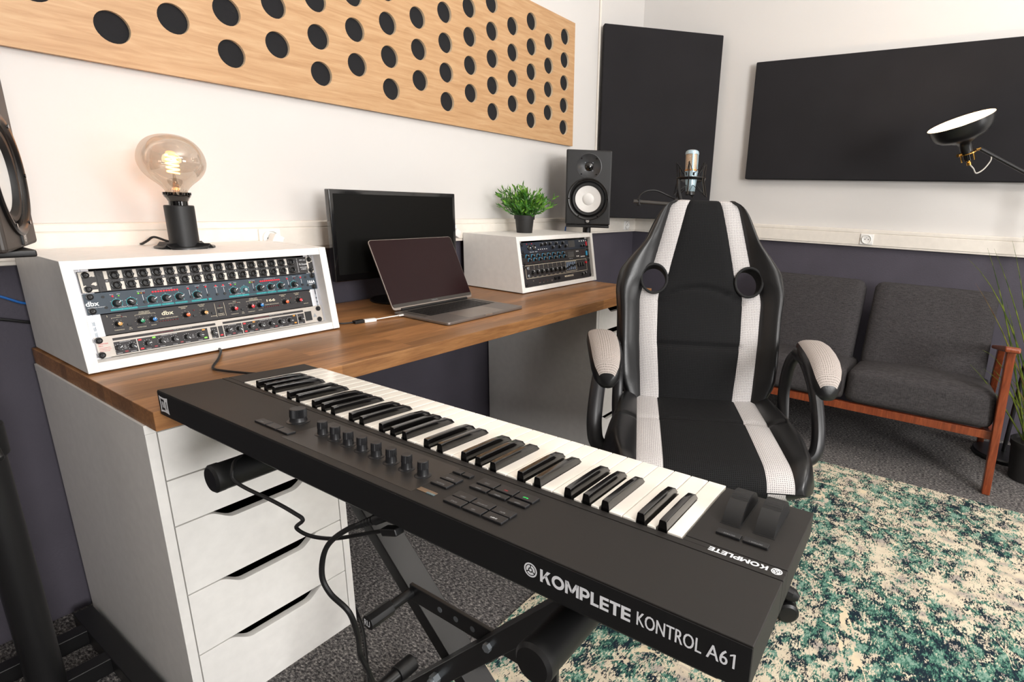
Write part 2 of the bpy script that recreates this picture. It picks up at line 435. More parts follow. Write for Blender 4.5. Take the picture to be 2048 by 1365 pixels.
def block_text(mb, word, M, width, height):
    """heavy geometric capitals K O M P L E T drawn from bars and rings"""
    s = .235; x = 0.; out = []
    def R4(x0, y0, x1, y1): out.append([(x0, y0), (x1, y0), (x1, y1), (x0, y1)])
    def arc_(cx, cy, rx, ry, a0, a1, t, n=14):
        for i in range(n):
            p, q = a0+(a1-a0)*i/n, a0+(a1-a0)*(i+1)/n
            out.append([(cx+rx*math.cos(p), cy+ry*math.sin(p)), (cx+rx*math.cos(q), cy+ry*math.sin(q)), (cx+(rx-t)*math.cos(q), cy+(ry-t)*math.sin(q)), (cx+(rx-t)*math.cos(p), cy+(ry-t)*math.sin(p))])
    for c in word:
        if c == 'K':
            R4(x, 0, x+s, 1); out.append([(x+s, .42), (x+.60, 1), (x+.90, 1), (x+s, .22+.0)]); out.append([(x+.36, .58), (x+.54, .74), (x+.93, 0), (x+.64, 0)]); w_ = .93
        elif c == 'O': arc_(x+.53, .5, .53, .52, 0, 2*pi, s, 36); w_ = 1.06
        elif c == 'M':
            R4(x, 0, x+s*.95, 1); R4(x+1.12-s*.95, 0, x+1.12, 1)
            out.append([(x, 1), (x+.27, 1), (x+.66, .22), (x+.46, .22)]); out.append([(x+.85, 1), (x+1.12, 1), (x+.66, .22), (x+.46, .22)]); w_ = 1.12
        elif c == 'P': R4(x, 0, x+s, 1); R4(x+s, .78, x+.45, 1); R4(x+s, .3, x+.45, .52); arc_(x+.43, .65, .36, .35, -pi/2, pi/2, .22); w_ = .79
        elif c == 'L': R4(x, 0, x+s, 1); R4(x+s, 0, x+.64, .21); w_ = .64
        elif c == 'E': R4(x, 0, x+s, 1); [R4(x+s, a, x+.68, a+.205) for a in (0, .397, .795)]; w_ = .68
        elif c == 'T': R4(x, .79, x+.78, 1); R4(x+.39-s/2, 0, x+.39+s/2, .79); w_ = .78
        x += w_+.07
    sc = width/(x-.07)
    for p in out: mb.add([(a*sc, b*height, 0) for a, b in p], [tuple(range(len(p)))], 0, M)
def bez(pts, n=8):
    """catmull-rom through pts"""
    P = [Vector(p) for p in pts]; P = [P[0]*2-P[1]]+P+[P[-1]*2-P[-2]]
    out = []
    for i in range(1, len(P)-2):
        a, b, c, d = P[i-1], P[i], P[i+1], P[i+2]
        for k in range(n):
            t = k/n
            out.append(.5*((2*b)+(c-a)*t+(2*a-5*b+4*c-d)*t*t+(3*b-a-3*c+d)*t**3))
    out.append(P[-2]); return out
def interp(x, xs, ys):
    return float(np.interp(x, xs, ys))
# ------------------------------------------------------------------ room shell
XW, ZC, XL, YR = 2.874, 2.65, -2.3, -5.6
ZD = .905
def wall(name, x0, y0, x1, y1, two=True, up='wall_white', lo='wall_dark'):
    mb = MB()
    if two:
        mb.box(x0, y0, 0, x1, y1, ZD, 1); mb.box(x0, y0, ZD, x1, y1, ZC, 0)
    else: mb.box(x0, y0, 0, x1, y1, ZC, 0)
    return struct(mb.build(name, [up, lo]))
wall('wall_left', XL-.1, 0, XW+.1, .1)
wall('wall_right', XW, YR, XW+.1, 0)
wall('wall_rear', XL, YR-.1, XW, YR, True, 'unseen_wall_tone')
wall('wall_near', XL-.1, YR, XL, 0, True, 'unseen_wall_tone')
struct(MB().box(XL-.1, YR-.1, -.1, XW+.1, .1, 0).build('floor', 'carpet'))
struct(MB().box(XL-.1, YR-.1, ZC, XW+.1, .1, ZC+.1).build('ceiling', 'ceiling_white'))

# cable trunking along both walls
def trunk(name, a, b, M):
    t = MB()
    t.box(a, -.028, .892, b, 0, .981)
    o = struct(t.build(name, 'trunking', M=M, bev=.003))
    MB().box(a, -.032, .902, b, -.026, .9605).build('cover_strip', 'trunking', o, bev=.002)
    MB().box(a, -.031, .9625, b, -.026, .979).build('cover_strip', 'trunking', o, bev=.002)
    return o
trunk('trim_1', XL, XW-.028, Matrix())
trunk('trim_2', .0, 5.55, T(XW, 0, 0) @ RZ(-pi/2))

def socket(x, label, M, cube=False):
    t = thing('wall_socket', label, 'socket'); t.matrix_world = M @ T(x, -.032, .932)
    MB().rbox((0, -.003, 0), (.062, .008, .054), .002, 2).build('face_plate', 'white_plastic', t)
    s = MB(); s.lathe([(.0215, 0), (.0235, .0), (.0235, .008), (.021, .009), (.0195, .003), (0, .003)], 28, M=RX(pi/2) @ T(0, 0, .006))
    s.build('socket_ring', 'white_plastic', t)
    for dx in (-.008, .008):
        MB().cyl((dx, -.009, 0), (dx, -.0105, 0), .0026, n=10).build('pin_hole', 'socket_hole', t)
    MB().cyl((0, -.009, .008), (0, -.014, .008), .002, n=10).build('earth_pin', 'zinc', t)
    if cube:
        MB().rbox((.004, -.03, -.002), (.03, .034, .032), .004, 2, M=RY(.5)).build('socket_cover', 'white_plastic', t)
socket(.549, 'white round wall socket with a white plug cover in the trunking behind the desk lamp', Matrix(), True)
socket(1.262, 'white round wall socket peeking out past the monitor beside the smaller rack', Matrix(), True)
socket(2.72, 'white round wall socket in the trunking close to the room corner', Matrix())
socket(1.395, 'white round wall socket in the trunking above the grey sofa', T(XW, 0, 0) @ RZ(-pi/2))

# ------------------------------------------------------------------ oak panel with round felt openings
PX0, PX1, PZ0, PZ1, PY = -.085, 2.133, 1.343, 1.914, -.022
holes = []
for k in range(-2, 15):
    for m_ in range(5):
        z = 1.4245+.1025*m_+(.0512 if k % 2 else 0)
        if z < 1.86: holes.append((.257+.1281*k, z))
pan = thing('perforated_wall_panel', 'light oak acoustic board with staggered round black felt openings on white wall', 'wall panel', (0, 0, 0))
plate = MB().box(PX0, PY, PZ0, PX1, PY+.014, PZ1).build('oak_board', ['oak_panel', 'oak_edge'], pan)
cut = MB()
for x, z in holes: cut.cyl((x, PY-.02, z), (x, PY+.03, z), .0345, n=28, mi=1)
cuto = cut.build('cutter', ['oak_panel', 'oak_edge'])
md = plate.modifiers.new('b', 'BOOLEAN'); md.object = cuto; md.operation = 'DIFFERENCE'; md.solver = 'EXACT'
dg = bpy.context.evaluated_depsgraph_get(); nm = bpy.data.meshes.new_from_object(plate.evaluated_get(dg))
plate.modifiers.clear(); plate.data = nm; bpy.data.objects.remove(cuto)
for p in nm.polygons:
    p.use_smooth = False
    n = p.normal; cz = p.center
    inner = abs(n.y) < .5 and PX0+.002 < cz.x < PX1-.002 and PZ0+.002 < cz.z < PZ1-.002
    p.material_index = 1 if inner else 0
fd = MB().cyl((0, -.002, 0), (0, .006, 0), .0365, n=28).mesh('felt_disc', 'felt_black')
for x, z in holes: link('felt_disc', fd, pan, T(x, PY+.0118, z))
for x in (PX0+.2, 1.0, PX1-.2):
    for z in (PZ0+.06, PZ1-.06): MB().box(x-.03, PY+.013, z-.02, x+.03, 0, z+.02).build('wall_batten', 'felt_black', pan)

# black cloth panels
def cloth_panel(name, label, w, h, th, M):
    t = thing(name, label, 'wall panel'); t.matrix_world = M
    b = MB(); b.rbox((w/2, -th/2, h/2), (w, th, h), .006, 3); b.build('cloth_cover', 'panel_cloth', t)
    return t
ca, cb = Vector((2.402, -.012, 0)), Vector((2.862, -.497, 0)); dv = cb-ca
cp = cloth_panel('acoustic_panel', 'tall black cloth acoustic panel set across the room corner', dv.length, .99, .045,
            T(ca.x, ca.y, .984) @ RZ(math.atan2(dv.y, dv.x)))
cloth_panel('acoustic_panel', 'wide black cloth acoustic panel hung on the wall above the sofa', 1.55, .598, .05, T(XW-.002, -.726, 1.2225) @ RZ(-pi/2))
# thin white conduit beside the corner panel
tag(MB().tube([(2.385, -.006, .985), (2.385, -.006, 2.64)], .006, 8).build('wall_conduit', 'trunking'), 'thin cream cable conduit running up beside the corner panel', 'conduit')

# ------------------------------------------------------------------ desk
ZT, TT = .7044, .036
DY0, DY1, DL = -.665, -.02, 1.8557
tag(MB().box(0, DY0, ZT-TT, DL, DY1, ZT).build('desk_top', 'counter', bev=.0015), 'long walnut butcher-block desk top laid across two white drawer units', 'worktop')
CW, CD, CH = .356, .594, ZT-TT
def drawer_unit(label, loc):
    t = thing('drawer_unit', label, 'drawers', loc, group=None)
    # local: x 0..CW, y 0 = front .. CD back
    th = .0165
    MB().box(0, .001, 0, th, CD, CH-.0175).build('side_panel', 'white_laminate', t, bev=.0006)
    MB().box(CW-th, .001, 0, CW, CD, CH-.0175).build('side_panel', 'white_laminate', t, bev=.0006)
    MB().box(-.0005, 0, CH-.017, CW+.0005, CD, CH).build('top_panel', 'white_laminate', t, bev=.0006)
    MB().box(th, .004, .0, CW-th, CD, .0205).build('base_panel', 'white_laminate', t, bev=.0006)
    MB().box(th, CD-.006, .02, CW-th, CD-.002, CH-.0175).build('back_panel', 'white_laminate', t)
    zs = [CH-.0175, .553, .458, .307, .164, .0205]
    for i in range(5):
        z1 = zs[i]-.0013; z0 = zs[i+1]+.0013
        x0 = th+.0018; x1 = CW-th-.0018
        poly = [(x0, z0), (x1, z0), (x1, z1)]
        dp = .024
        def sm(u): return u*u*(3-2*u)
        for k in range(9): poly.append((.283-.046*k/8, z1-dp*sm(k/8)))
        for k in range(9): poly.append((.119-.046*k/8, z1-dp*(1-sm(k/8))))
        poly.append((x0, z1))
        d = MB().prism(poly, .001, .0185, 'y').build('drawer', 'white_laminate', t, bev=.0005, bseg=1)
        # drawer box behind the front, black to stand for the shade inside
        b = MB(); b.box(x0+.012, .0185, z0+.012, x0+.024, CD-.05, z1-.03); b.box(x1-.024, .0185, z0+.012, x1-.012, CD-.05, z1-.03)
        b.box(x0+.024, .0185, z0+.012, x1-.024, CD-.05, z0+.016); b.build('drawer_box', 'black_plastic', d)
    return t
drawer_unit('white five-drawer unit with curved finger slots under the desk end by the keyboard', (-.0027, -.6195, 0))
drawer_unit('white five-drawer unit under the far desk end beside the gaming chair', (1.4978, -.6047, 0))

# ------------------------------------------------------------------ slanted desktop racks
PH = R_(79.8)
def rack_case(label, x0, x1):
    t = thing('rack_case', label, 'rack', (x0, 0, ZT))
    W = x1-x0; yb, yf0, yf1, h0, h1 = -.036, -.3585, -.3235, .004, .2225
    side = [(yb, h0), (yf0, h0), (yf1, h1), (yb, h1)]
    MB().prism(side, 0, .0185, 'x').build('side_panel', 'white_laminate', t, bev=.0008)
    MB().prism(side, W-.0185, W, 'x').build('side_panel', 'white_laminate', t, bev=.0008)
    sl = (yf1-yf0)/(h1-h0)
    MB().prism([(yb, h1-.018), (yf1-.018*sl+.0015, h1-.018), (yf1+.0015, h1-.0006), (yb, h1-.0006)], .0185, W-.0185, 'x').build('top_panel', 'white_laminate', t, bev=.0006)
    MB().prism([(yb, h0), (yf0+.0015, h0), (yf0+.018*sl+.0015, h0+.018), (yb, h0+.018)], .0185, W-.0185, 'x').build('bottom_panel', 'white_laminate', t, bev=.0006)
    MB().box(.0185, yb-.004, h0+.018, W-.0185, yb, h1-.018).build('back_panel', 'black_plastic', t)
    for x in (.05, W-.05):
        for y in (-.05, yf0+.03): MB().cyl((x, y, 0), (x, y, .0045), .012, n=16).build('foot', 'white_plastic', t)
    return t
def frame_mx(x0, v0, yplane=-.33):
    """matrix of a face plate: local x along the plate, y up its slope, z out of its face"""
    M = T(x0, yplane, ZT) @ RX(PH)
    return M @ T(0, v0, 0)
rk = rack_case('long white slanted desktop rack holding four rack units under the bulb lamp', .005, .5425)
Mf = T(-.005, 0, -ZT) @ frame_mx(.034, 0)
for xx in (.0, .4705):
    r = MB(); r.box(xx-.008, .0195, -.03, xx+.004, .207, -.0015); r.box(xx+.008, .0195, -.03, xx+.02, .207, -.0015); r.box(xx-.008, .0195, -.03, xx+.02, .207, -.012)
    r.build('rack_rail', 'alu', rk, M=Mf, bev=.0005)
    for v in (.072, .083, .094): MB().cyl((xx+.006, v, -.012), (xx+.006, v, -.004), .0042, n=6).build('rail_nut', 'zinc', rk, M=Mf)

def rack_unit(name, label, M, plate_mat, wpl=.4826, hpl=.0432, depth=.12, x0=0.):
    t = thing(name, label, 'rack unit'); t.matrix_world = M
    MB().box(x0, 0, 0, wpl, hpl, .003).build('face_plate', plate_mat, t, bev=.0006)
    MB().box(x0+.022, .001, -depth, wpl-.022, hpl-.001, 0).build('chassis', 'black_metal', t)
    return t
_scr = None
def screw(t, x, y, r=.0066):
    global _scr
    if _scr is None:
        s = MB(); s.lathe([(.0075, 0), (.0085, .0008), (.0085, .002), (.0062, .0026), (.0062, .004), (.0045, .0055), (.002, .005), (0, .005)], 16)
        s.cbox((0, 0, .0054), (.007, .0012, .001)); s.cbox((0, 0, .0054), (.0012, .007, .001))
        _scr = s.mesh('rack_screw', 'steel_screw')
    return link('rack_screw', _scr, t, T(x, y, .003) @ Matrix.Scale(r/.0085, 4) @ RZ(x*37+y*900))
_kn = {}
def knob(t, x, y, r, h, body='knob_black', cap=None, ptr='text_white', ang=0., skirt=True):
    k = (r, h, body, cap, ptr)
    if k not in _kn:
        b = MB(); b.lathe([(r*(1.25 if skirt else 1), 0), (r*(1.2 if skirt else 1), h*.15), (r, h*.22), (r*.92, h*.95), (r*.84, h), (0, h)], 18)
        pm = MB(); pm.box(-r*.1, r*.1, h, r*.1, r*.88, h+.0003); pm.box(-r*.1, r*.86, h*.3, r*.1, r*1.0, h)
        cm = None
        if cap: cm = MB().lathe([(r*.82, 0), (r*.80, h*.12), (r*.5, h*.16), (0, h*.16)], 18)
        _kn[k] = (b.mesh('knob', body), pm.mesh('pointer', ptr), cm.mesh('knob_cap', cap) if cm else None)
    b, p, c = _kn[k]
    o = link('knob', b, t, T(x, y, .003) @ RZ(ang))
    if c: link('knob_cap', c, o, T(0, 0, h))
    link('pointer', p, o, T(0, 0, h*.16 if c else 0))
    return o
_bx = {}
def block(t, name, x, y, wx, wy, h, mt, z=.003, bev=.0003):
    k = (name, wx, wy, h, mt)
    if k not in _bx: _bx[k] = MB().box(-wx/2, -wy/2, 0, wx/2, wy/2, h).mesh(name, mt, bev)
    return link(name, _bx[k], t, T(x, y, z))
_dm = {}
def led(t, x, y, mt='led_red', r=.0017):
    k = (mt, r)
    if k not in _dm: _dm[k] = MB().lathe([(r, 0), (r, .0012), (r*.7, .0022), (0, .0026)], 10).mesh('led', mt)
    return link('led', _dm[k], t, T(x, y, .003))
V = lambda k: .0235+.0444*k
ZP = .0033
def ink(t, mb, mt='text_white', name='lettering'):
    o = mb.build(name, mt, t); o['kind'] = 'stuff'; return o
def tx(mb, s, x, y, h, fit=None, al='C', wt=0.): text(mb, s, 1, T(x, y, ZP), wt, fit, al, capfit=h)
def ticks(mb, x, y, r, n=9, l=.0016, wd=.0006):
    for i in range(n):
        a = R_(-130+260*i/(n-1))
        mb.add([(-wd/2, 0, 0), (wd/2, 0, 0), (wd/2, l, 0), (-wd/2, l, 0)], [(0, 1, 2, 3)], 0, T(x, y, ZP) @ RZ(-a) @ T(0, r, 0))
def rect(mb, x0, y0, x1, y1, z=ZP): mb.add([(x0, y0, z), (x1, y0, z), (x1, y1, z), (x0, y1, z)], [(0, 1, 2, 3)])

# unit 1: patch bay
t = rack_unit('patch_bay', 'black patch bay with two rows of jacks and chipped paint on its ears', frame_mx(.034, V(3)), 'plate_patch')
for s_ in (0, 1):   # chipped paint patches on the ears
    rnd = random.Random(5+s_)
    mb = MB(); xa, xb = (.001, .026) if s_ == 0 else (.466, .4815)
    for i in range(9):
        cx = rnd.uniform(xa+.002, xb-.002); cy = rnd.choice([rnd.uniform(.002, .011), rnd.uniform(.03, .041), rnd.uniform(.002, .041)])
        n = 9; rr = rnd.uniform(.003, .006)
        pts = []
        for j in range(n):
            q = rr*rnd.uniform(.5, 1.2); pts.append((min(xb, max(xa, cx+q*math.cos(2*pi*j/n))), min(.0428, max(.0004, cy+q*.9*math.sin(2*pi*j/n))), .00305+.00002*i))
        mb.add(pts, [tuple(range(n))])
    rect(mb, xa, .001, xa+.004, .042, .00303); rect(mb, xa, .036, xb, .042, .003035); rect(mb, xa, .001, xb, .006, .00304)
    mb.build('bare_metal_patch', 'chipped', t)
MB().box(.0285, -.0005, .003, .0298, .0437, .0042).build('plate_edge', 'black_metal', t)
jk = MB(); jk.lathe([(.0092, 0), (.0092, .003), (.0078, .0034)], 6); jk.lathe([(.0072, .0034), (.0072, .006), (.0062, .0066), (.0045, .006), (.0042, .001), (0, .001)], 18)
jkm = jk.mesh('jack', 'jack_black')
lb = MB(); num = MB()
for c in range(16):
    xj = .0565+.0245*c
    for y in (.0315, .0115):
        link('jack', jkm, t, T(xj, y, .003))
        block(t, 'label_strip', xj-.0135, y+(.0015 if y > .02 else -.0015), .0062, .0165, .0004, 'label_strip')
    tx(num, str(16-c), xj-.0135, .0202, .0026)
tx(num, 'MPP-32S', .4555, .0335, .0034, .016); tx(num, 'Ki-Sound', .4555, .022, .0052, .0205); tx(num, 'PATCH BOX', .4555, .0145, .0028, .0185); tx(num, 'STEREO', .4555, .0098, .0028, .014)
rect(num, .4405, .008, .4411, .036)
tx(num, 'A', .4408, .0375, .0026); tx(num, 'B', .4408, .004, .0026)
ink(t, num)
for x, y in ((.0115, .0355), (.0105, .0075), (.4735, .0355), (.473, .0075)): screw(t, x, y)
for y in (.034, .009): MB().cyl((.036, y, .003), (.036, y, .004), .0026, n=12).build('plate_bolt', 'black_metal', t)

# unit 2: blue-grey compressor
t = rack_unit('compressor', 'blue-grey compressor faceplate with teal scale bars and red lights, marked 166A', frame_mx(.034, V(2)), 'plate_teal')
ws = MB(); tl = MB(); sub = MB()
tx(ws, 'dbx', .011, .0175, .0098, .021, wt=.02); tx(ws, 'PROFESSIONAL PRODUCTS', .0165, .0135, .0017, .028)
tx(ws, '166A', .4685, .0165, .0085, .0195, wt=.015); tx(ws, 'LIMITER', .4685, .0118, .0026, .0185)
kx2 = [.050, .0745, .1105, .1365, .1615, .1965]
def arc(mb, x, y, r, wd=.0009):
    n = 14; vs = []
    for i in range(n+1):
        a = R_(-130+260*i/n)
        for rr in (r, r+wd): vs.append((x+rr*math.sin(a), y+rr*math.cos(a), ZP))
    mb.add(vs, [(2*i, 2*i+1, 2*i+3, 2*i+2) for i in range(n)])
for side in (0, 1):
    ox = .2245*side
    for i, x in enumerate(kx2):
        if side == 1 and i == 1:
            MB().cyl((x+ox, .0185, .003), (x+ox, .0185, .011), .0035, n=14).build('bare_knob_shaft', 'zinc', t); arc(tl, x+ox, .0185, .0055)
        else: knob(t, x+ox, .0185, .0062, .0115, ang=R_([-40, 55, -60, -60, -65, -140][i]))
        arc(tl, x+ox, .0185, .0085); ticks(ws, x+ox, .0185, .0098, 5)
    for x in (.0455,): led(t, x+ox, .0335)
    led(t, .0555+ox, .0335, 'led_green', .0013)
    for x, c in ((.089, 'led_green'), (.094, 'led_amber'), (.099, 'led_dim')): led(t, x+ox, .0345, c)
    for i in range(10): led(t, .1145+.00505*i+ox, .0345, 'led_red', .0019)
    for x, c in ((.181, 'led_red'), (.2, 'led_dim'), (.2165, 'led_red')): led(t, x+ox, .0345, c)
    for x in (.097, .184, .2185): MB().cyl((x+ox, .015, .003), (x+ox, .015, .006), .0026, n=12).build('push_button', 'knob_black', t)
    for x in (.0955, .1825, .2175): rect(ws, x-.0003+ox, .019, x+.0003+ox, .031)
    for a, b in ((.037, .082), (.1, .124), (.126, .148), (.151, .1745), (.183, .214)): rect(tl, a+ox, .0035, b+ox, .0075)
    rect(tl, .082+ox, .0052, .214+ox, .0058); rect(tl, .2175+ox-.224*0, .0032, .2235+ox, .0078) if side == 0 else None
    for s2, x, y, f in (('BELOW', .0445, .0365, .006), ('ABOVE', .0555, .0365, .006), ('BELOW ABOVE', .0945, .0375, .014), ('GAIN REDUCTION (dB)', .1375, .0382, .028), ('SLOW', .181, .0375, .005), ('PEAKSTOP', .2, .0375, .009), ('BYPASS', .2165, .0375, .007), ('EXPANDER / GATE', .062, .0089, .022), ('COMPRESSOR', .137, .0089, .016), ('LIMITER', .1985, .0089, .009)):
        tx(ws, s2, x+ox, y, .0014, f)
    for s2, x in (('THRESHOLD (dB)', .049), ('RELEASE', .072), ('THRESHOLD (dB)', .112), ('RATIO', .137), ('OUTPUT GAIN (dB)', .163), ('PEAKSTOP LEVEL (dB)', .1985)): tx(sub, s2, x+ox, .0046, .0015, .017 if len(s2) > 8 else None)
for x in (.2375, .2535): led(t, x, .0345, 'led_red'); rect(ws, x-.0003, .018, x+.0003, .029); MB().cyl((x, .0145, .003), (x, .0145, .006), .0026, n=12).build('push_button', 'knob_black', t)
tx(ws, 'COUPLE', .2375, .031, .0016); tx(ws, 'STEREO', .2535, .031, .0016)
for x, y in ((.03, .034), (.031, .012), (.455, .034), (.457, .012)): MB().cyl((x, y, .003), (x, y, .0042), .0028, n=10).build('plate_bolt', 'steel_screw', t)
ink(t, ws); ink(t, tl, 'teal_ink', 'printed_scale_bar'); ink(t, sub.add([], []), 'text_white')
for x, y in ((.0095, .0365), (.008, .0075), (.473, .0365), (.4725, .0075)): screw(t, x, y)

# unit 3: black compressor, set a little further back
t = rack_unit('compressor', 'black compressor faceplate with red blue orange and green topped knobs, marked 166', frame_mx(.034, V(1)) @ T(0, 0, -.006), 'plate_black', .468, .0432, .14, .016)
ws = MB()
caps = [['cap_tan', 'cap_green', 'cap_blue', 'cap_orange', 'cap_tan'], ['cap_red', 'cap_red', 'cap_blue', 'cap_orange', 'cap_red']]
for side in (0, 1):
    ox = .2235*side
    for i, x in enumerate((.0445, .083, .1045, .1675, .2035)):
        knob(t, x+ox, .0205, .0047, .013, cap=caps[side][i], ang=R_([20, 0, -30, -30, -140][i])); ticks(ws, x+ox, .0205, .0085, 7, .001)
    for i in range(8): led(t, .1165+.0048*i+ox, .014, 'led_dim', .0013)
    for x in (.0635, .185, .2225): block(t, 'switch', x+ox*(1 if x < .2 else .97), .0165, .0075, .0045, .003, 'knob_black')
    led(t, .053+ox, .0345, 'led_dim', .0012); led(t, .1845+ox, .0285, 'led_dim', .0014)
    for s2, x, y, h, f in (('GATE', .049, .0365, .002, None), ('OVER EASY', .093, .038, .0022, .019), ('COMPRESSOR', .093, .0348, .0022, .021), ('PEAKSTOP', .1655, .038, .0022, .017), ('LEVEL', .1655, .0348, .0022, .009), ('OUTPUT', .202, .038, .0022, .014), ('GAIN', .202, .0348, .0022, .009), ('THRESHOLD', .0445, .0068, .0018, .017), ('THRESHOLD', .083, .0068, .0018, .016), ('RATIO', .1045, .0075, .0018, .009), ('GAIN REDUCTION', .1345, .0185, .0019, .034), ('REL', .0635, .0085, .0017, None), ('RATE', .0635, .0055, .0017, None), ('BYPASS', .2225, .0085, .0018, .012)):
        tx(ws, s2, x+ox, y, h, f)
    for a, b in ((.036, .0605), (.0755, .111)):
        rect(ws, a+ox, .0336, b+ox, .034); rect(ws, a+ox, .0318, a+ox+.0004, .034); rect(ws, b+ox, .0318, b+ox+.0004, .034)
tx(ws, 'dbx', .134, .026, .0092, .0225, wt=.02); tx(ws, '166', .3575, .0265, .0062, .0215, wt=.02); tx(ws, '1', .03, .0365, .004)
rect(ws, .2285, .006, .229, .0385); rect(ws, .2485, .006, .249, .0385)
tx(ws, 'MASTER', .2388, .0255, .0018, .012); tx(ws, 'STEREO', .2388, .0115, .002, .013); tx(ws, 'COUPLE', .2388, .008, .002, .013); led(t, .2388, .0315, 'led_dim', .0013); block(t, 'switch', .2388, .0185, .008, .0045, .003, 'knob_black')
rect(ws, .4605, .0375, .4632, .0402)
ink(t, ws, 'text_cream')

# unit 4: silver compressor
t = rack_unit('compressor', 'silver compressor faceplate with black control fields at the rack bottom, marked COMPOSER PRO', frame_mx(.034, V(0)), 'plate_silver')
ws = MB(); dk = MB(); gy = MB()
for a, b in ((.0275, .0655), (.0672, .2), (.2065, .2205), (.2225, .2325), (.2345, .2745), (.2762, .411), (.413, .43)):
    block(t, 'control_field', (a+b)/2, .0155, b-a, .0265, .0004, 'plate_black')
for a, b in ((.0275, .219), (.2345, .43)): block(t, 'meter_strip', (a+b)/2, .0347, b-a, .0052, .0004, 'plate_black')
for i, x in enumerate((.0335, .057, .0835, .109, .1325, .157, .1825, .2105, .2425, .2665, .2935, .318, .3425, .3665, .3905, .4195)):
    knob(t, x, .016, .0052, .0105, ang=R_((-60, -130, -75, -135, -120, -130, -100, -110)[i % 8]), skirt=False); ticks(ws, x, .016, .0068, 9, .0013, .0005)
    tx(ws, ('THRESHOLD', 'RATIO', 'THRESHOLD', 'RATIO', 'ATTACK', 'RELEASE', 'OUTPUT', 'LEVEL')[i % 8], x, .0038, .0013, .009)
for x, y, c in ((.0715, .0255, 'cap_red'), (.0725, .0065, 'cap_red'), (.0965, .0262, 'led_green'), (.192, .0262, 'led_amber'), (.1935, .0075, 'led_green'), (.2275, .0075, 'cap_red'), (.281, .0255, 'cap_red'), (.2815, .0065, 'cap_red'), (.303, .0262, 'led_amber'), (.4035, .0262, 'led_amber'), (.4045, .0075, 'led_amber'), (.0455, .0065, 'led_dim'), (.097, .0068, 'led_dim'), (.1455, .0068, 'led_dim'), (.2545, .0065, 'led_dim'), (.306, .0068, 'led_dim'), (.3545, .0068, 'led_dim')):
    block(t, 'lit_button', x, y, .0058, .0034, .0012, c)
for ox in (0, .207):
    for i in range(12): rect(ws, .136+ox+.003*i, .0353, .1366+ox+.003*i, .0362)
    for i in range(12): rect(gy, .098+ox+.0031*i, .0338, .1+ox+.0031*i, .0352, .0038)
    tx(ws, 'COMPRESSOR / PEAK LIMITER', .125+ox, .0265, .0013, .03); tx(ws, 'EXPANDER/GATE', .0465+ox, .0265, .0013, .018)
    for x in (.045, .12, .1695): 
        for j in range(3): tx(ws, ('SC', 'EXT', 'MON')[j], x+ox, .0185-.003*j, .0013)
for i in range(len(ws.v)): ws.v[i] = (ws.v[i][0], ws.v[i][1], ws.v[i][2]+.0004)
dkt = MB(); tx(dkt, 'COMPOSER', .011, .0275, .0025, .0165); tx(dkt, 'PRO', .0065, .0232, .0025, .007); tx(dkt, 'AUDIO INTERACTIVE', .0125, .0195, .0014, .018); tx(dkt, 'DYNAMICS PROCESSOR', .013, .0163, .0014, .019); tx(dkt, 'MODEL MDX 2200', .0115, .013, .0014, .016)
ink(t, ws, 'text_white'); ink(t, gy, 'led_dim', 'meter_segments'); ink(t, dkt, 'cap_red')
block(t, 'power_switch', .4415, .0195, .0165, .0245, .0035, 'black_plastic')
tri = MB(); tri.add([(.4545, .014, ZP), (.4655, .014, ZP), (.46, .0245, ZP)], [(0, 1, 2)]); tri.build('warning_triangle', 'text_grey', t)
for x, y in ((.0055, .0365), (.0045, .0065), (.472, .0355), (.4705, .0065)): screw(t, x, y)

# right rack
rk = rack_case('shorter-looking white slanted desktop rack carrying the small potted plant', 1.331, 1.878)
MR = lambda v: frame_mx(1.358, v, -.3535)
for xx in (.0, .4705):
    r = MB(); r.box(xx-.004, .0195, -.03, xx+.012, .207, -.0015); r.build('rack_rail', 'alu', rk, M=T(-1.331, 0, -ZT) @ MR(0), bev=.0005)
SH = -.036
t = rack_unit('audio_interface', 'navy audio interface in the top slot of the plant rack with two input jacks', MR(.157), 'plate_navy')
ws = MB()
for x in (.087, .118): MB().lathe([(.011, 0), (.011, .002), (.0095, .003), (.007, .001), (0, .001)], 20, M=T(x+SH, .0225, .003)).build('input_jack', 'black_gloss', t); led(t, x+SH-.012, .0375, 'led_red', .0013)
for x, y in ((.165, .0305), (.192, .0327), (.223, .0325), (.242, .0164), (.268, .0315), (.29, .0174), (.316, .0315), (.337, .0174)):
    knob(t, x+SH, y, .0062, .011); ticks(ws, x+SH, y, .0082, 9, .0008)
for i in range(5): block(t, 'push_button', .145+.014*i+SH, .0125, .005, .003, .0015, 'white_plastic'); led(t, .145+.014*i+SH, .0065, 'led_dim', .001)
for i in range(4): block(t, 'push_button', .45+.018*i+SH, .0345, .007, .005, .0015, 'white_plastic')
block(t, 'meter_window', .386+SH, .0245, .05, .03, .0008, 'black_gloss'); block(t, 'power_switch', .503+SH, .0205, .008, .018, .003, 'cap_red')
for x in (.46, .48): knob(t, x+SH, .0125, .005, .009)
tx(ws, 'Focusrite', .066, .003, .0035, .026); tx(ws, 'PRO 40', .094, .003, .003, .013); ink(t, ws)
for x, y in ((.008, .036), (.008, .007), (.475, .036), (.475, .007)): screw(t, x, y)
t = rack_unit('microphone_preamp', 'black preamp with two rows of blue ringed knobs in the middle of the plant rack', MR(.1128), 'plate_patch')
ws = MB(); rg = MB()
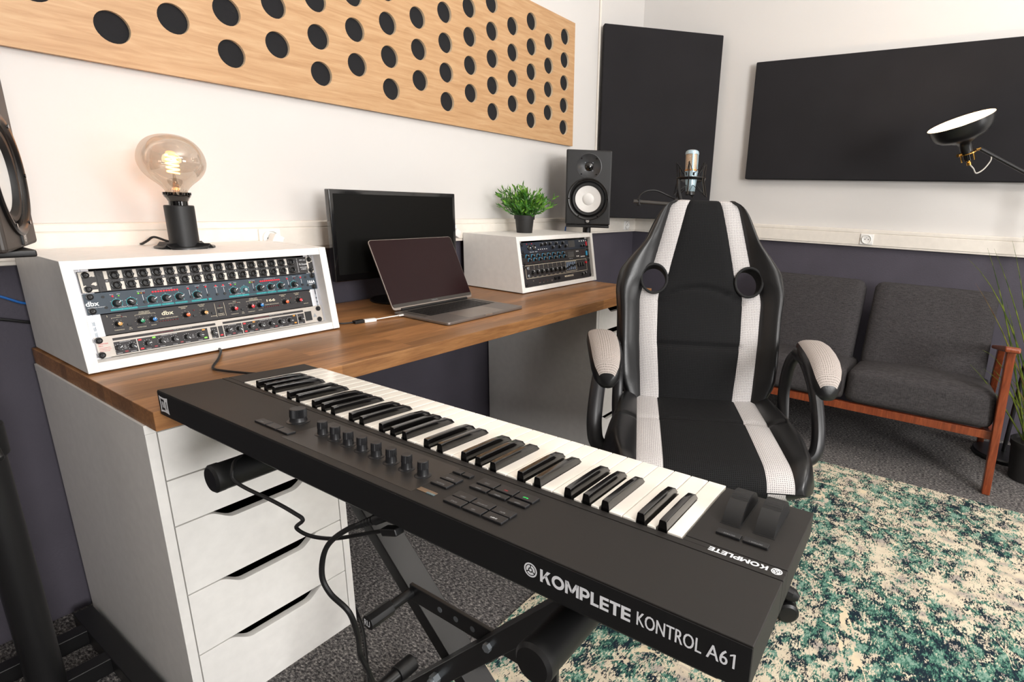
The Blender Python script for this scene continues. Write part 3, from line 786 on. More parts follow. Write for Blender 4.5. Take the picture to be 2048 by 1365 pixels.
for i in range(8):
    for x, y in ((.0665+.0353*i, .0315), (.079+.035*i, .0165)):
        knob(t, x+SH, y, .0052, .011); arc(rg, x+SH, y, .0062, .0022)
    led(t, .067+.0353*i+SH, .006, 'led_dim', .0013); led(t, .094+.0353*i+SH, .0385, 'led_dim', .001)
block(t, 'meter_window', .371+SH, .0235, .048, .026, .0008, 'black_gloss')
for x in (.418, .43):
    for y in (.034, .012): block(t, 'push_button', x+SH, y, .006, .005, .0015, 'white_plastic')
for x in (.452, .464, .476):
    block(t, 'push_button', x+SH, .0085, .006, .005, .0015, 'white_plastic')
    for j in range(5): led(t, x+SH, .016+.0045*j, 'led_dim', .0009)
block(t, 'power_switch', .497+SH, .0215, .011, .02, .003, 'ring_blue')
tx(ws, 'Focusrite', .371+SH, .0035, .003, .024); ink(t, ws); rg.build('printed_scale_ring', 'ring_blue', t)
for x, y in ((.008, .036), (.008, .007), (.475, .036), (.475, .007)): screw(t, x, y)
t = rack_unit('guitar_preamp', 'black two-space preamp with cream outline and slider bank at the plant rack bottom', MR(.024), 'plate_black', hpl=.0876)
ws = MB()
def outline(mb, x0, y0, x1, y1, wd=.0012):
    rect(mb, x0, y0, x1, y0+wd); rect(mb, x0, y1-wd, x1, y1); rect(mb, x0, y0, x0+wd, y1); rect(mb, x1-wd, y0, x1, y1)
outline(ws, .012, .0325, .4535, .0855); outline(ws, .286, .0385, .37, .082)
for i in range(8):
    x = .0515+.0312*i; knob(t, x, .0555, .0085, .013); ticks(ws, x, .0555, .0108, 9, .0012); rect(ws, x-.0004-.0156, .068, x+.0004-.0156, .0855)
    tx(ws, ('VOLUME', 'MASTER', 'TREBLE', 'BASS', 'MIDDLE', 'DRIVE', 'REVERB', 'PRESENCE')[i], x, .0362, .0022, .014)
for i in range(5):
    x = .299+.0145*i; block(t, 'slider_slot', x, .062, .0085, .034, .0006, 'eq_slot'); block(t, 'slider_cap', x, .054+.003*(i % 3)+.002*i, .0105, .0065, .008, 'knob_black')
for x in (.385, .405, .425): block(t, 'toggle_switch', x, .062, .008, .018, .005, 'black_gloss')
MB().cyl((.444, .0685, .003), (.444, .0685, .01), .005, n=14).build('pilot_lamp', 'cap_red', t)
for y in (.0735, .0425): MB().lathe([(.0065, 0), (.0065, .003), (.004, .004), (.003, .001), (0, .001)], 14, M=T(.0265, y, .003)).build('input_jack', 'zinc', t)
tx(ws, 'MESA/BOOGIE', .3045, .0155, .0075, .067, wt=.015); knob(t, .4065, .0175, .008, .012); ticks(ws, .4065, .0175, .0105, 9, .001); knob(t, .4275, .0195, .007, .012)
for x in (.092, .118, .145): led(t, x, .0155, 'led_dim', .0013); tx(ws, ('RHYTHM', 'LEAD', 'EQ')[int((x-.09)/.026)], x, .0085, .0018)
tx(ws, 'IN', .052, .0195, .003); tx(ws, 'EFFECTS', .176, .012, .002); tx(ws, 'LOOP', .176, .0085, .002)
for x in (.2, .225): block(t, 'toggle_switch', x, .0175, .012, .012, .004, 'black_gloss')
ink(t, ws, 'text_cream')
for x, y in ((.006, .078), (.006, .01), (.475, .078), (.475, .01)): screw(t, x, y)
# ------------------------------------------------------------------ keyboard controller
KR = -1.5519
kb = thing('midi_keyboard', 'black 61-key keyboard controller lying on a folding stand, white lettering on its back', 'keyboard', (.0094, -.671, .672), rot=(0, -.0074, KR))
KL, KD, KH, KS = 1.002, .254, .0715, .061      # local x length, y depth (towards player), back height, top slope
zt = lambda b: KH-KS*b
# shell: rear deck, far cheek, near cheek, bed
def deck(mb, x0, x1, y0, y1, zb, dz=0., mi=0):
    vs = [(x0, y0, zb), (x1, y0, zb), (x1, y1, zb), (x0, y1, zb), (x0, y0, zt(y0)+dz), (x1, y0, zt(y0)+dz), (x1, y1, zt(y1)+dz), (x0, y1, zt(y1)+dz)]
    mb.add(vs, [(0, 3, 2, 1), (4, 5, 6, 7), (0, 1, 5, 4), (1, 2, 6, 5), (2, 3, 7, 6), (3, 0, 4, 7)], mi)
MB().add([], []); d = MB(); deck(d, 0, KL, .0, .0985, .028); d.build('rear_deck', 'kb_shell', kb, bev=.0012)
d = MB(); deck(d, .0, KL, .0992, .109, .028); d.build('deck_strip', 'kb_shell', kb, bev=.0006)
d = MB(); deck(d, 0, .0485, .1095, KD, .028); d.build('end_cheek', 'kb_shell', kb, bev=.0012)
d = MB(); deck(d, .8985, KL, .118, KD, .028); deck(d, .8985, KL, .1095, .1173, .028, -.0002); d.build('end_cheek', 'kb_shell', kb, bev=.0008)
MB().prism([(.026, 0), (KD-.02, 0), (KD-.004, .0285), (.004, .0285)], .03, KL-.03, 'x').build('base_tray', 'kb_back', kb, bev=.002)
MB().box(.0488, .1095, .028, .898, KD-.002, .036).build('key_bed', 'kb_back', kb)
MB().box(.0005, -.0006, .0284, KL-.0005, .0006, KH-.002).build('back_panel', 'kb_back', kb, bev=.0004)
# matt screen field under the knobs
sl = math.atan(KS)
def KM(a, b, dz=0.): return T(a, b, zt(b)+dz) @ RX(-sl)
def plate_on(a0, a1, b0, b1, h, mt, name, bev=.0004):
    ca_, cb_ = (a0+a1)/2, (b0+b1)/2
    return MB().box(-(a1-a0)/2, -(b1-b0)/2, 0, (a1-a0)/2, (b1-b0)/2, h).build(name, mt, kb, bev, M=KM(ca_, cb_))
plate_on(.345, .606, .012, .09, .0003, 'kb_display_panel', 'tinted_screen_field', 0)
plate_on(.6065, .634, .0196, .0266, .0007, 'display_amber', 'display', .0002)
o = plate_on(.622, .634, .0196, .0226, .0009, 'display_glass', 'display_readout', .0)
# white keys
WK = .0235; A0 = .897
def key_white(cl, cr):
    w_ = WK-.0010; mb = MB(); b0, b1, bb = .1115, .257, .199
    x0, x1 = -w_/2, w_/2
    pl_ = [(x0+cl, b0), (x1-cr, b0), (x1-cr, bb), (x1, bb), (x1, b1), (x0, b1), (x0, bb), (x0+cl, bb)]
    pl2 = []
    for p in pl_:
        if not pl2 or (abs(p[0]-pl2[-1][0])+abs(p[1]-pl2[-1][1])) > 1e-6: pl2.append(p)
    n = len(pl2)
    vs = [(p[0], p[1], .036) for p in pl2]+[(p[0], p[1], zt(p[1])+.0005) for p in pl2]
    mb.add(vs, [tuple(range(n-1, -1, -1)), tuple(range(n, 2*n))]+[(i, (i+1) % n, n+(i+1) % n, n+i) for i in range(n)])
    return mb.mesh('white_key', 'piano_white', .0009)
# player sees low notes at large local x; cuts are where black keys stand (on the -x side = higher note)
kind = {0: (1, 0), 1: (1, 1), 2: (0, 1), 3: (1, 0), 4: (1, 1), 5: (1, 1), 6: (0, 1)}   # (cut on -x side, cut on +x side)
wm = {}
for i in range(36):
    k = kind[i % 7]
    if i == 35: k = (0, 0)
    if k not in wm: wm[k] = key_white(.0062*k[0], .0062*k[1])
    link('white_key', wm[k], kb, T(A0-WK*(i+.5), 0, 0))
bk = MB()
b0, b1 = .1115, .2035; hb, wb = .0115, .0052
sec = [(b0, 1., hb), (.12, 1., hb+.0004), (.17, 1., hb+.0006), (.190, .96, hb-.0008), (.1995, .92, hb-.005), (b1, .9, .001)]
vs = []; fs = []
for bb, sw, hh in sec:
    z0 = zt(bb)
    for x, z in ((-wb, z0-.012), (-wb, z0+hh*.25), (-wb*.78*sw, z0+hh*.9), (-wb*.6*sw, z0+hh), (wb*.6*sw, z0+hh), (wb*.78*sw, z0+hh*.9), (wb, z0+hh*.25), (wb, z0-.012)): vs.append((x, bb, z))
for s_ in range(len(sec)-1):
    for j in range(8): fs.append((s_*8+j, s_*8+(j+1) % 8, s_*8+8+(j+1) % 8, s_*8+8+j))
fs += [tuple(range(7, -1, -1)), tuple(range((len(sec)-1)*8, len(sec)*8))]
bk.add(vs, fs); bkm = bk.mesh('black_key', 'piano_black', .0005)
for i in range(35):
    if i % 7 in (2, 6): continue
    dx = {0: .0012, 1: -.0012, 3: .0016, 4: 0, 5: -.0016}[i % 7]
    link('black_key', bkm, kb, T(A0-WK*(i+1)+dx, 0, 0))
# knobs on the deck
def ribbed(r, h, n=28, cut=.45, skirt=1.35):
    mb = MB(); mb.lathe([(r*skirt, 0), (r*skirt, .0008), (r*1.05, .0016), (r, .003), (r*.97, h*cut)], 28)
    vs = []; 
    for zz, rr in ((h*cut, 1), (h*.97, .97)):
        for j in range(n*2): 
            q = r*rr*(1. if j % 2 else .93); a = pi*j/n; vs.append((q*math.cos(a), q*math.sin(a), zz))
    m2 = n*2
    mb.add(vs, [(j, (j+1) % m2, m2+(j+1) % m2, m2+j) for j in range(m2)])
    mb.lathe([(r*.95, h*.97), (r*.85, h), (0, h*.985)], 28)
    return mb
encm = ribbed(.0118, .0205, 40, .38).mesh('encoder_knob', 'chair_plastic', ang=25)
link('encoder_knob', encm, kb, KM(.305, .0605))
knm = ribbed(.0068, .0195, 22, .5, 1.5).mesh('control_knob', 'chair_plastic', ang=25)
for i in range(8): link('control_knob', knm, kb, KM(.377+.0297*i, .0525-.0006*i))
bt = MB(); 
def button(a, b, w_, d_, txt=None, mt='text_grey', h=.0028):
    o = MB().rbox((0, 0, h/2), (w_, d_, h), .0007, 2).build('button', 'chair_plastic', kb, M=KM(a, b))
    if txt:
        tm = MB(); text(tm, txt, 1, T(0, -.0014, h+.0001) @ RZ(pi), 0, min(w_*.6, .0022*len(txt)*.8), 'C', capfit=.0022); tm.build('lettering', mt, o)
    return o
for a in (.2755, .304, .333): button(a, .0262, .0265, .0125, 'IDEAS' if a < .28 else None)
for a, s_ in ((.6135, None), (.629, None)): button(a, .0795, .0135, .0085, s_)
button(.6205, .0605, .0265, .0125, 'BROWSER'); button(.6205, .0455, .0265, .0125, 'PLUG-IN')
for i, (s1, s2) in enumerate((('STOP', 'TEMPO'), ('REC', 'METRO'), ('PLAY', 'LOOP'))):
    button(.6635+.0288*i, .0782, .0265, .0142, s1, ('text_grey', 'cap_red', 'green_light')[i]); button(.6635+.0288*i, .0632, .0258, .009, s2)
for i, (s1, s2) in enumerate((('UNDO', 'SCALE'), ('QUANTIZE', 'ARP'), ('AUTO', 'SHIFT'))):
    button(.6645+.0288*i, .0376, .0265, .0125, s1); button(.6645+.0288*i, .0236, .0265, .0125, s2, 'text_white' if i == 2 else 'text_grey')
# wheels and octave buttons
for a0, a1 in ((.921, .941), (.9565, .977)):
    wl = MB(); n = 44; R0 = .041; vs = []; fs = []
    for j in range(n+1):
        th = R_(22+136*j/n); rr = R0*(1 if (j % 2 or th > R_(112)) else .975)
        for x in (-(a1-a0)/2, (a1-a0)/2): vs.append((x, rr*math.cos(th)*1.02, rr*math.sin(th)-.0175))
    o_ = len(vs); vs += [(-(a1-a0)/2, 0, -.012), ((a1-a0)/2, 0, -.012)]
    fs = [(2*j, 2*j+1, 2*j+3, 2*j+2) for j in range(n)]
    for j in range(n): fs.append((2*j, 2*j+2, o_)); fs.append((2*j+1, o_+1, 2*j+3))
    wl.add(vs, fs); wl.build('wheel', 'wheel_rubber', kb, M=KM((a0+a1)/2, .204), ang=20)
    MB().box(-(a1-a0)/2-.0015, -.039, 0, (a1-a0)/2+.0015, .040, .0004).build('wheel_slot', 'kb_back', kb, M=KM((a0+a1)/2, .204))
button(.9358, .145, .0258, .0095, 'OCTAVE -'); button(.9642, .145, .0258, .0095, 'OCTAVE +')
def round_logo(mb, M, r):
    n = 36
    def ring(r0_, r1_, a0_=0, a1_=2*pi, k=n):
        vs = []
        for i in range(k+1):
            a = a0_+(a1_-a0_)*i/k
            for q in (r0_, r1_): vs.append((q*math.cos(a), q*math.sin(a), 0))
        mb.add(vs, [(2*i, 2*i+1, 2*i+3, 2*i+2) for i in range(k)], 0, M)
    ring(.80*r, r)
    for k in range(3): ring(.36*r, .68*r, R_(90+120*k+9), R_(90+120*k+111), 12)
    ring(.0001, .2*r)
    for k in range(3): pass
lg = MB(); block_text(lg, 'KOMPLETE', KM(.9852, .1132, .0003) @ RZ(pi), .0585, .0072); lg.build('lettering', 'text_white', kb)
lg = MB(); round_logo(lg, KM(.9935, .1097, .0003) @ RZ(pi), .0052); lg.build('round_emblem', 'text_white', kb)
BM = lambda a, h: T(a, -.0009, KH+h) @ RX(pi/2)
lg = MB(); block_text(lg, 'KOMPLETE', BM(.7995, -.0282), .0975, .0138); lg.build('lettering', 'text_white', kb)
lg = MB(); text(lg, 'KONTROL', 1, BM(.9030, -.0272), .0, .059, 'L', capfit=.0138, strike=.00022); lg.build('lettering', 'text_white', kb)
lg = MB(); text(lg, 'A6', 1, BM(.9660, -.0272), .0, .0178, 'L', capfit=.0136, strike=.00022); lg.add([(.0048, 0, 0), (.0066, 0, 0), (.0066, .0136, 0), (.0052, .0136, 0), (.0021, .0118, 0), (.0021, .0102, 0), (.0048, .0117, 0)], [(0, 1, 2, 3, 6), (3, 4, 5, 6)], 0, BM(.9830, -.0272)); lg.build('lettering', 'text_white', kb)
lg = MB(); round_logo(lg, BM(.7880, -.0206), .0078); lg.build('round_emblem', 'text_white', kb)
# square emblem with pinched sides: framed N and I
em = MB(); S_ = .0145
def pinch(x, z): return (x*(1-.12*math.cos(z*pi/2)), z*(1-.12*math.cos(x*pi/2)))
def quad(x0, z0, x1, z1, k=5):
    pts = [(x0+(x1-x0)*i/k, z0) for i in range(k)]+[(x1, z0+(z1-z0)*i/k) for i in range(k)]+[(x1-(x1-x0)*i/k, z1) for i in range(k)]+[(x0, z1-(z1-z0)*i/k) for i in range(k)]
    em.add([(pinch(*p)[0]*S_*1.05, pinch(*p)[1]*S_, 0) for p in pts], [tuple(range(len(pts)))], 0, BM(.0205, -.0225))
for q in ((-1, -1, -.72, 1), (-.72, -1, .12, -.74), (-.72, .74, .12, 1), (.12, -1, .46, 1), (.66, -1, 1, 1), (.46, -1, .66, -.5), (.46, .5, .66, 1), (-.5, -.4, -.36, .4), (-.1, -.4, .04, .4)): quad(*q)
em.add([(x_*S_, z_*S_, 0) for x_, z_ in ((-.40, .4), (-.28, .4), (-.06, -.4), (-.18, -.4))], [(0, 1, 2, 3)], 0, BM(.0205, -.0225))
em.build('square_emblem', 'text_white', kb)

# ------------------------------------------------------------------ folding X stand (world axes)
st = thing('keyboard_stand', 'black folding X stand with padded support tubes under the keyboard', 'stand', (.16, -1.17, 0))
SO = Vector((.16, -1.17, 0)); Ms = T(*(-SO))
def yzbar(mb, ya, za, yb_, zb_, x0, x1, h):
    """rectangular tube in a yz plane whose upper face runs through the two given points"""
    d = Vector((0, yb_-ya, zb_-za)).normalized(); n = Vector((0, -d.z, d.y)); n = n if n.z > 0 else -n
    a = Vector((0, ya, za)); b = Vector((0, yb_, zb_))
    vs = [p+Vector((x, 0, 0))+n*q for p in (a, b) for x, q in ((x0, 0), (x1, 0), (x1, -h), (x0, -h))]
    mb.add(vs, [(0, 1, 2, 3), (7, 6, 5, 4), (0, 4, 5, 1), (1, 5, 6, 2), (2, 6, 7, 3), (3, 7, 4, 0)])
zA = lambda y: .582-1.024*(y+1.395); zB = lambda y: .514+.944*(y+1.013)
m_ = MB(); yzbar(m_, -1.472, zA(-1.472), -.862, zA(-.862), .128, .158, .030); m_.build('leg', 'black_metal', st, .0015, M=Ms)
m_ = MB(); yzbar(m_, -.868, zB(-.868), -1.512, zB(-1.512), .163, .208, .026); m_.build('leg', 'black_metal', st, .0015, M=Ms)
# support tubes with end caps
for y in (-.871, -1.481):
    m_ = MB(); m_.cyl((.0, y, .648), (.30, y, .648), .0205, n=28); o = m_.build('support_tube', 'black_satin', st, M=Ms)
    m_ = MB(); m_.lathe([(0, -.0012), (.0185, -.0005), (.0222, .003), (.0222, .014), (.0212, .016), (.0212, .09), (.0206, .092)], 30, M=T(-.0095 if y > -1 else -.002, y, .6495) @ RY(pi/2)); m_.build('end_cap', 'black_rubber', o, M=None)
    m_ = MB(); m_.cyl((.285, y, .648), (.318, y, .648), .0242, n=28); m_.build('end_cap', 'black_rubber', o)
for y, zf in ((-.858, .021), (-1.52, .0285)):
    m_ = MB(); m_.cyl((-.03, y, zf), (.30, y, zf), .0165, n=20); o = m_.build('foot_tube', 'black_satin', st, M=Ms)
    for x0_, x1_ in ((.29, .335), (-.065, -.02)): MB().cyl((x0_, y, zf), (x1_, y, zf), .0205, n=22).build('foot_cap', 'black_rubber', o, bev=.002)
# adjusting bar with holes, pull pin, knobs and bolts
m_ = MB(); m_.box(.152, -1.40, .437, .1585, -1.105, .467); o = m_.build('adjusting_bar', 'black_metal', st, .001, M=Ms)
for y in (-1.175, -1.21, -1.245, -1.345, -1.375): MB().cyl((.1515, y, .452), (.1525, y, .452), .0048, n=14).build('bar_hole', 'zinc', o)
m_ = MB(); m_.cyl((.153, -1.108, .452), (.113, -1.108, .452), .0085, n=16); m_.cyl((.113, -1.108, .452), (.072, -1.108, .452), .0125, n=8); pin_ = m_.build('pull_pin', 'black_plastic', st, .001, M=Ms)
lg = MB(); text(lg, 'RU', 1, T(.0715, -1.1015, .4465) @ RZ(-pi/2) @ RX(pi/2), .01, .013, 'L', capfit=.011); lg.build('lettering', 'text_white', pin_)
pv = Vector((.128, -1.177, .345))
m_ = MB(); m_.cyl((.128, -1.19, .352), (.118, -1.19, .352), .009, n=6); m_.cyl((.118, -1.19, .352), (.113, -1.19, .352), .006, n=12); m_.build('pivot_bolt', 'zinc', st, M=Ms)
m_ = MB(); m_.cyl((.128, -1.30, .47), (.122, -1.30, .47), .007, n=6); m_.build('lock_bolt', 'zinc', st, M=Ms)
m_ = MB(); m_.lathe([(.016, 0), (.018, .004), (.018, .016), (.015, .019), (0, .019)], 20, M=T(.208, -1.215, .345) @ RY(pi/2)); m_.build('lock_knob', 'black_plastic', st, M=Ms)

# keyboard cables
def cable(name, label, pts, r, mt, cat='cable', n=8):
    t = thing(name, label, cat, pts[0]); o0 = Vector(pts[0])
    MB().tube([Vector(p)-o0 for p in bez(pts, n)], r, 8).build('cord', mt, t)
    return t, o0
t, o0 = cable('usb_cable', 'thin black USB cable from the white rack over the desk edge into the keyboard back', [(.241, -.34, ZT+.006), (.236, -.372, ZT+.006), (.205, -.43, ZT+.004), (.167, -.492, ZT+.004), (.172, -.53, ZT+.004), (.19, -.575, ZT+.004), (.215, -.64, ZT+.005), (.225, -.668, ZT-.006), (.2, -.69, .655), (.08, -.82, .652), (.025, -.885, .676), (.0, -.925, .68), (-.004, -.932, .668), (.0, -.955, .660), (.003, -1.022, .661), (.005, -1.071, .659), (.008, -1.085, .652), (.012, -1.058, .628), (.014, -1.085, .625), (.02, -1.128, .634), (.028, -1.172, .652), (.03, -1.205, .668), (.032, -1.222, .676)], .0026, 'cable_black')
MB().rbox((0, 0, 0), (.013, .03, .010), .002, 2, M=T(.032-o0.x, -1.238-o0.y, .682-o0.z) @ RX(-.35)).build('plug', 'black_plastic', t)
t, o0 = cable('power_cable', 'black round power cable hanging from the keyboard back down to the carpet', [(.034, -1.205, .684), (.02, -1.165, .662), (.006, -1.139, .634), (.004, -1.124, .588), (.006, -1.135, .562), (.012, -1.165, .542), (.03, -1.15, .48), (.055, -1.11, .41), (.07, -1.105, .36), (.10, -1.07, .28), (.15, -.99, .16), (.21, -.87, .05), (.27, -.78, .008), (.36, -.62, .006), (.42, -.4, .006), (.40, -.15, .006), (.45, -.03, .02)], .0035, 'cable_black')
m_ = MB()
d_ = Vector((.02, .045, .022)).normalized()
p0_ = Vector((.038, -1.222, .694))-o0
for k in range(6): m_.cyl(p0_+Vector((-.02, .045, -.024)).normalized()*(.016+.005*k), p0_+Vector((-.02, .045, -.024)).normalized()*(.0195+.005*k), .0062-.0004*k, n=14)
m_.cyl(p0_, p0_+Vector((-.02, .045, -.024)).normalized()*.018, .0072, n=16); m_.cyl(p0_+Vector((-.02, .045, -.024)).normalized()*.016, p0_+Vector((-.02, .045, -.024)).normalized()*.045, .0042, n=12)
m_.build('barrel_plug', 'black_plastic', t)
tag(MB().tube(bez([(-.16, -.03, .84), (-.1, -.022, .845), (-.04, -.026, .832), (.0, -.03, .81), (.03, -.018, .80), (.06, -.014, .76)], 6), .0028, 8).build('network_cable', 'cable_blue'), 'blue network cable running along the dark wall behind the long rack', 'cable')
tag(MB().tube(bez([(-.16, -.03, .80), (-.1, -.024, .795), (-.04, -.03, .779), (.0, -.03, .766), (.03, -.018, .755), (.05, -.013, .72)], 6), .0034, 8).build('mains_cable', 'cable_black'), 'black cable sagging along the dark wall behind the long rack', 'cable')

# ------------------------------------------------------------------ monitor
mo = thing('computer_monitor', 'black glossy-framed computer monitor standing against the wall behind the laptop', 'monitor', (.931, -.125, ZT))
MW, MH = .508, .284
m_ = MB(); m_.rbox((0, -.012, .0925+MH/2), (MW, .022, MH), .003, 2); m_.build('bezel', 'monitor_bezel', mo)
MB().box(-MW/2+.013, -.0236, .0925+.022, MW/2-.013, -.0229, .0925+MH-.013).build('screen', 'monitor_screen', mo)
m_ = MB(); m_.rbox((0, .012, .0925+MH*.5), (MW*.7, .03, MH*.7), .01, 2); m_.build('rear_shell', 'black_plastic', mo)
m_ = MB(); m_.tube([(0, .0, .008), (0, .004, .05), (0, .01, .12), (0, .012, .17)], .02, 14, sx=1.6, sy=.7, radii=[.03, .02, .018, .018]); m_.build('stand_neck', 'black_satin', mo)
m_ = MB(); m_.lathe([(.0, 0), (.1, 0), (.101, .004), (.097, .007), (.05, .012), (.03, .02), (0, .02)], 40, M=T(.008, .012, 0)); m_.build('stand_base', 'black_satin', mo)
lg = MB(); 

# ------------------------------------------------------------------ laptop
lp = thing('laptop', 'open grey metal laptop with a dark glossy screen on the desk', 'laptop', (.757, -.5555, ZT), .021)
LW, LD, LT_ = .3493, .2407, .0145
def rrect(w_, h_, r, n=6):
    pts = []
    for cx, cy, a in ((w_-r, r, -90), (w_-r, h_-r, 0), (r, h_-r, 90), (r, r, 180)):
        for i in range(n+1): q = R_(a+90*i/n); pts.append((cx+r*math.cos(q), cy+r*math.sin(q)))
    return pts
MB().prism(rrect(LW, LD, .011), .0015, LT_*.72, 'z').build('base', 'laptop_grey', lp, bev=.002)
for x in (.03, LW-.03):
    for y in (.03, LD-.03): MB().cyl((x, y, 0), (x, y, .002), .008, n=14).build('foot', 'black_rubber', lp)
zb = LT_*.72
MB().box(.036, .112, zb, LW-.036, .223, zb+.0002).build('key_well', 'laptop_key', lp)
ks = MB()
for r_ in range(6):
    for c_ in range(14):
        w1 = .0172; x = .0385+c_*.0195; y = .116+r_*.0183
        if r_ == 0 and 4 <= c_ <= 8:
            if c_ > 4: continue
            ks.box(x, y, zb, x+.0195*5-.0022, y+.0155, zb+.0012)
        else: ks.box(x, y, zb, x+w1, y+(.0155 if r_ < 5 else .009), zb+.0012)
o = ks.build('laptop_keys', 'laptop_key', lp); o['kind'] = 'stuff'
MB().prism([(x+.0945, y+.006) for x, y in rrect(.16, .098, .004)], zb, zb+.00015, 'z').build('trackpad', 'laptop_edge', lp)
for x in (.016, LW-.016-.014): MB().box(x, .115, zb, x+.014, .22, zb+.00015).build('speaker_grille', 'socket_hole', lp)
MB().box(LW/2-.016, -.0006, zb-.004, LW/2+.016, .004, zb+.0003).build('opening_notch', 'laptop_edge', lp)
HL = T(0, LD-.004, zb+.004) @ RX(R_(64))           # lid frame: x along hinge, y up the lid, z towards viewer
lo = MB().prism(rrect(LW, LD-.006, .011), -.0045, .0, 'z').build('lid', 'laptop_edge', lp, .0008, M=HL)
MB().prism([(x+.0018, y+.008) for x, y in rrect(LW-.0036, LD-.016, .0095)], 0., .0006, 'z').build('screen', 'laptop_screen', lo)
MB().box(.004, .0085, .0006, LW-.004, .019, .0008).build('lower_bezel', 'socket_hole', lo)
lg = MB(); text(lg, 'MacBook Pro', 1, T(LW/2, .0117, .001), 0, .028, 'C', capfit=.0042); lg.build('lettering', 'text_grey', lo)
MB().cyl((.03, 0, 0), (LW-.03, 0, 0), .0048, n=14).build('hinge', 'black_plastic', lo, M=T(0, .0, -.001))
# usb lead and adapter
t = thing('usb_adapter', 'white laptop adapter with short white lead plugged into the laptop side', 'adapter', (.632, -.337, ZT))
MB().rbox((.0185, -.001, .0045), (.036, .0155, .009), .0015, 2, M=RZ(-.17)).build('adapter_block', 'white_plastic', t)
MB().tube(bez([(.036, -.0055, .0045), (.06, -.010, .0055), (.09, -.0175, .007), (.105, -.021, .0075)], 6), .0017, 8).build('cord', 'cable_white', t)
MB().rbox((.1155, -.0235, .0078), (.022, .008, .0045), .0012, 2, M=T(0, 0, 0)).build('connector', 'white_plastic', t)
t = thing('usb_extension', 'black USB lead with plug lying on the desk beside the long rack', 'cable', (.545, -.30, ZT))
MB().tube(bez([(.004, .03, .005), (.012, -.005, .006), (.03, -.024, .005), (.056, -.0305, .0045)], 6), .0024, 8).build('cord', 'cable_black', t)
MB().rbox((.0735, -.034, .0047), (.032, .0165, .0094), .0015, 2, M=RZ(-.0)).build('plug', 'black_plastic', t)

# ------------------------------------------------------------------ bulb lamp on the rack
la = thing('bulb_table_lamp', 'black cylinder table lamp with a large smoked globe bulb on the long rack', 'lamp', (.283, -.152, ZT+.222))
bs = MB(); n = 64; rad = [0, .015, .03, .045, .056, .061, .062]; vs = []; fs = []
for top in (1, 0):
    for ri, r in enumerate(rad):
        for j in range(n):
            a = 2*pi*j/n
            rdg = sum(math.exp(-((((a-q+pi) % (2*pi))-pi)*max(r, .02)/.0062)**2) for q in (.6, .6+pi/2, .6+pi, .6+1.5*pi))
            z = (.0045 if top else .0012)+.008*rdg*min(1, r/.03)+(0 if ri < 6 else (-.0015 if top else .0))
            if not top and rdg < .05: z = 0.
            vs.append((r*math.cos(a), r*math.sin(a), z))
nr = len(rad)
for top in (0, 1):
    o_ = top*nr*n
    for ri in range(nr-1):
        for j in range(n):
            f_ = (o_+ri*n+j, o_+ri*n+(j+1) % n, o_+(ri+1)*n+(j+1) % n, o_+(ri+1)*n+j)
            fs.append(f_ if not top else f_[::-1])
fs += [((nr-1)*n+j, (nr-1)*n+(j+1) % n, nr*n+(nr-1)*n+(j+1) % n, nr*n+(nr-1)*n+j) for j in range(n)]
bs.add(vs, fs); bs.build('lamp_base', 'black_metal', la)
MB().lathe([(.0305, .004), (.0305, .1), (.0292, .1015), (.022, .1015), (0, .1015)], 40).build('lamp_body', 'speaker_black', la)
cl = MB(); cl.lathe([(.0195, .1), (.0195, .111), (.0205, .1115), (.0235, .118), (.027, .1225), (.0275, .1265), (.0262, .1265), (.022, .119), (0, .119)], 32)
for j in range(22):
    a = 2*pi*j/22; cl.cbox((0, 0, 0), (.0035, .0032, .006), M=RZ(a) @ T(.0268, 0, .129))
cl.build('lamp_collar', 'black_gloss', la)
bp_ = [(.0215, .122), (.0218, .131), (.0245, .139), (.034, .150), (.049, .163), (.0605, .178), (.0665, .194), (.0675, .207), (.064, .224), (.055, .241), (.0415, .254), (.025, .2615), (.011, .2642), (0, .2648)]
# smooth the profile
pr = [(p.x, p.y) for p in bez([(a, b, 0) for a, b in bp_], 3)]; pr[-1] = (0, pr[-1][1])
MB().lathe(pr, 48).build('globe_bulb', 'smoked_glass', la, ang=80)
fl = [(.0115*math.cos(2*pi*4.6*k/90), .0115*math.sin(2*pi*4.6*k/90), .176+.042*k/90) for k in range(91)]
MB().tube(fl, .0019, 6).build('filament', 'filament', la)
MB().lathe([(.0075, .122), (.0065, .148), (.004, .16), (.0022, .175), (0, .176)], 14).build('glass_stem', 'smoked_glass', la)
MB().tube(bez([(-.0, .03, .006), (-.02, .05, .014), (-.035, .075, .022), (-.045, .09, .012), (-.05, .108, .004), (-.05, .1165, .003)], 6), .0028, 8).build('flex', 'cable_black', la)
pl_ = bpy.data.lights.new('bulb_light', 'POINT'); pl_.energy = .22; pl_.color = (1, .66, .38); pl_.shadow_soft_size = .02
po = bpy.data.objects.new('bulb_light', pl_); COL.objects.link(po); po.parent = la; po.location = (0, 0, .197)

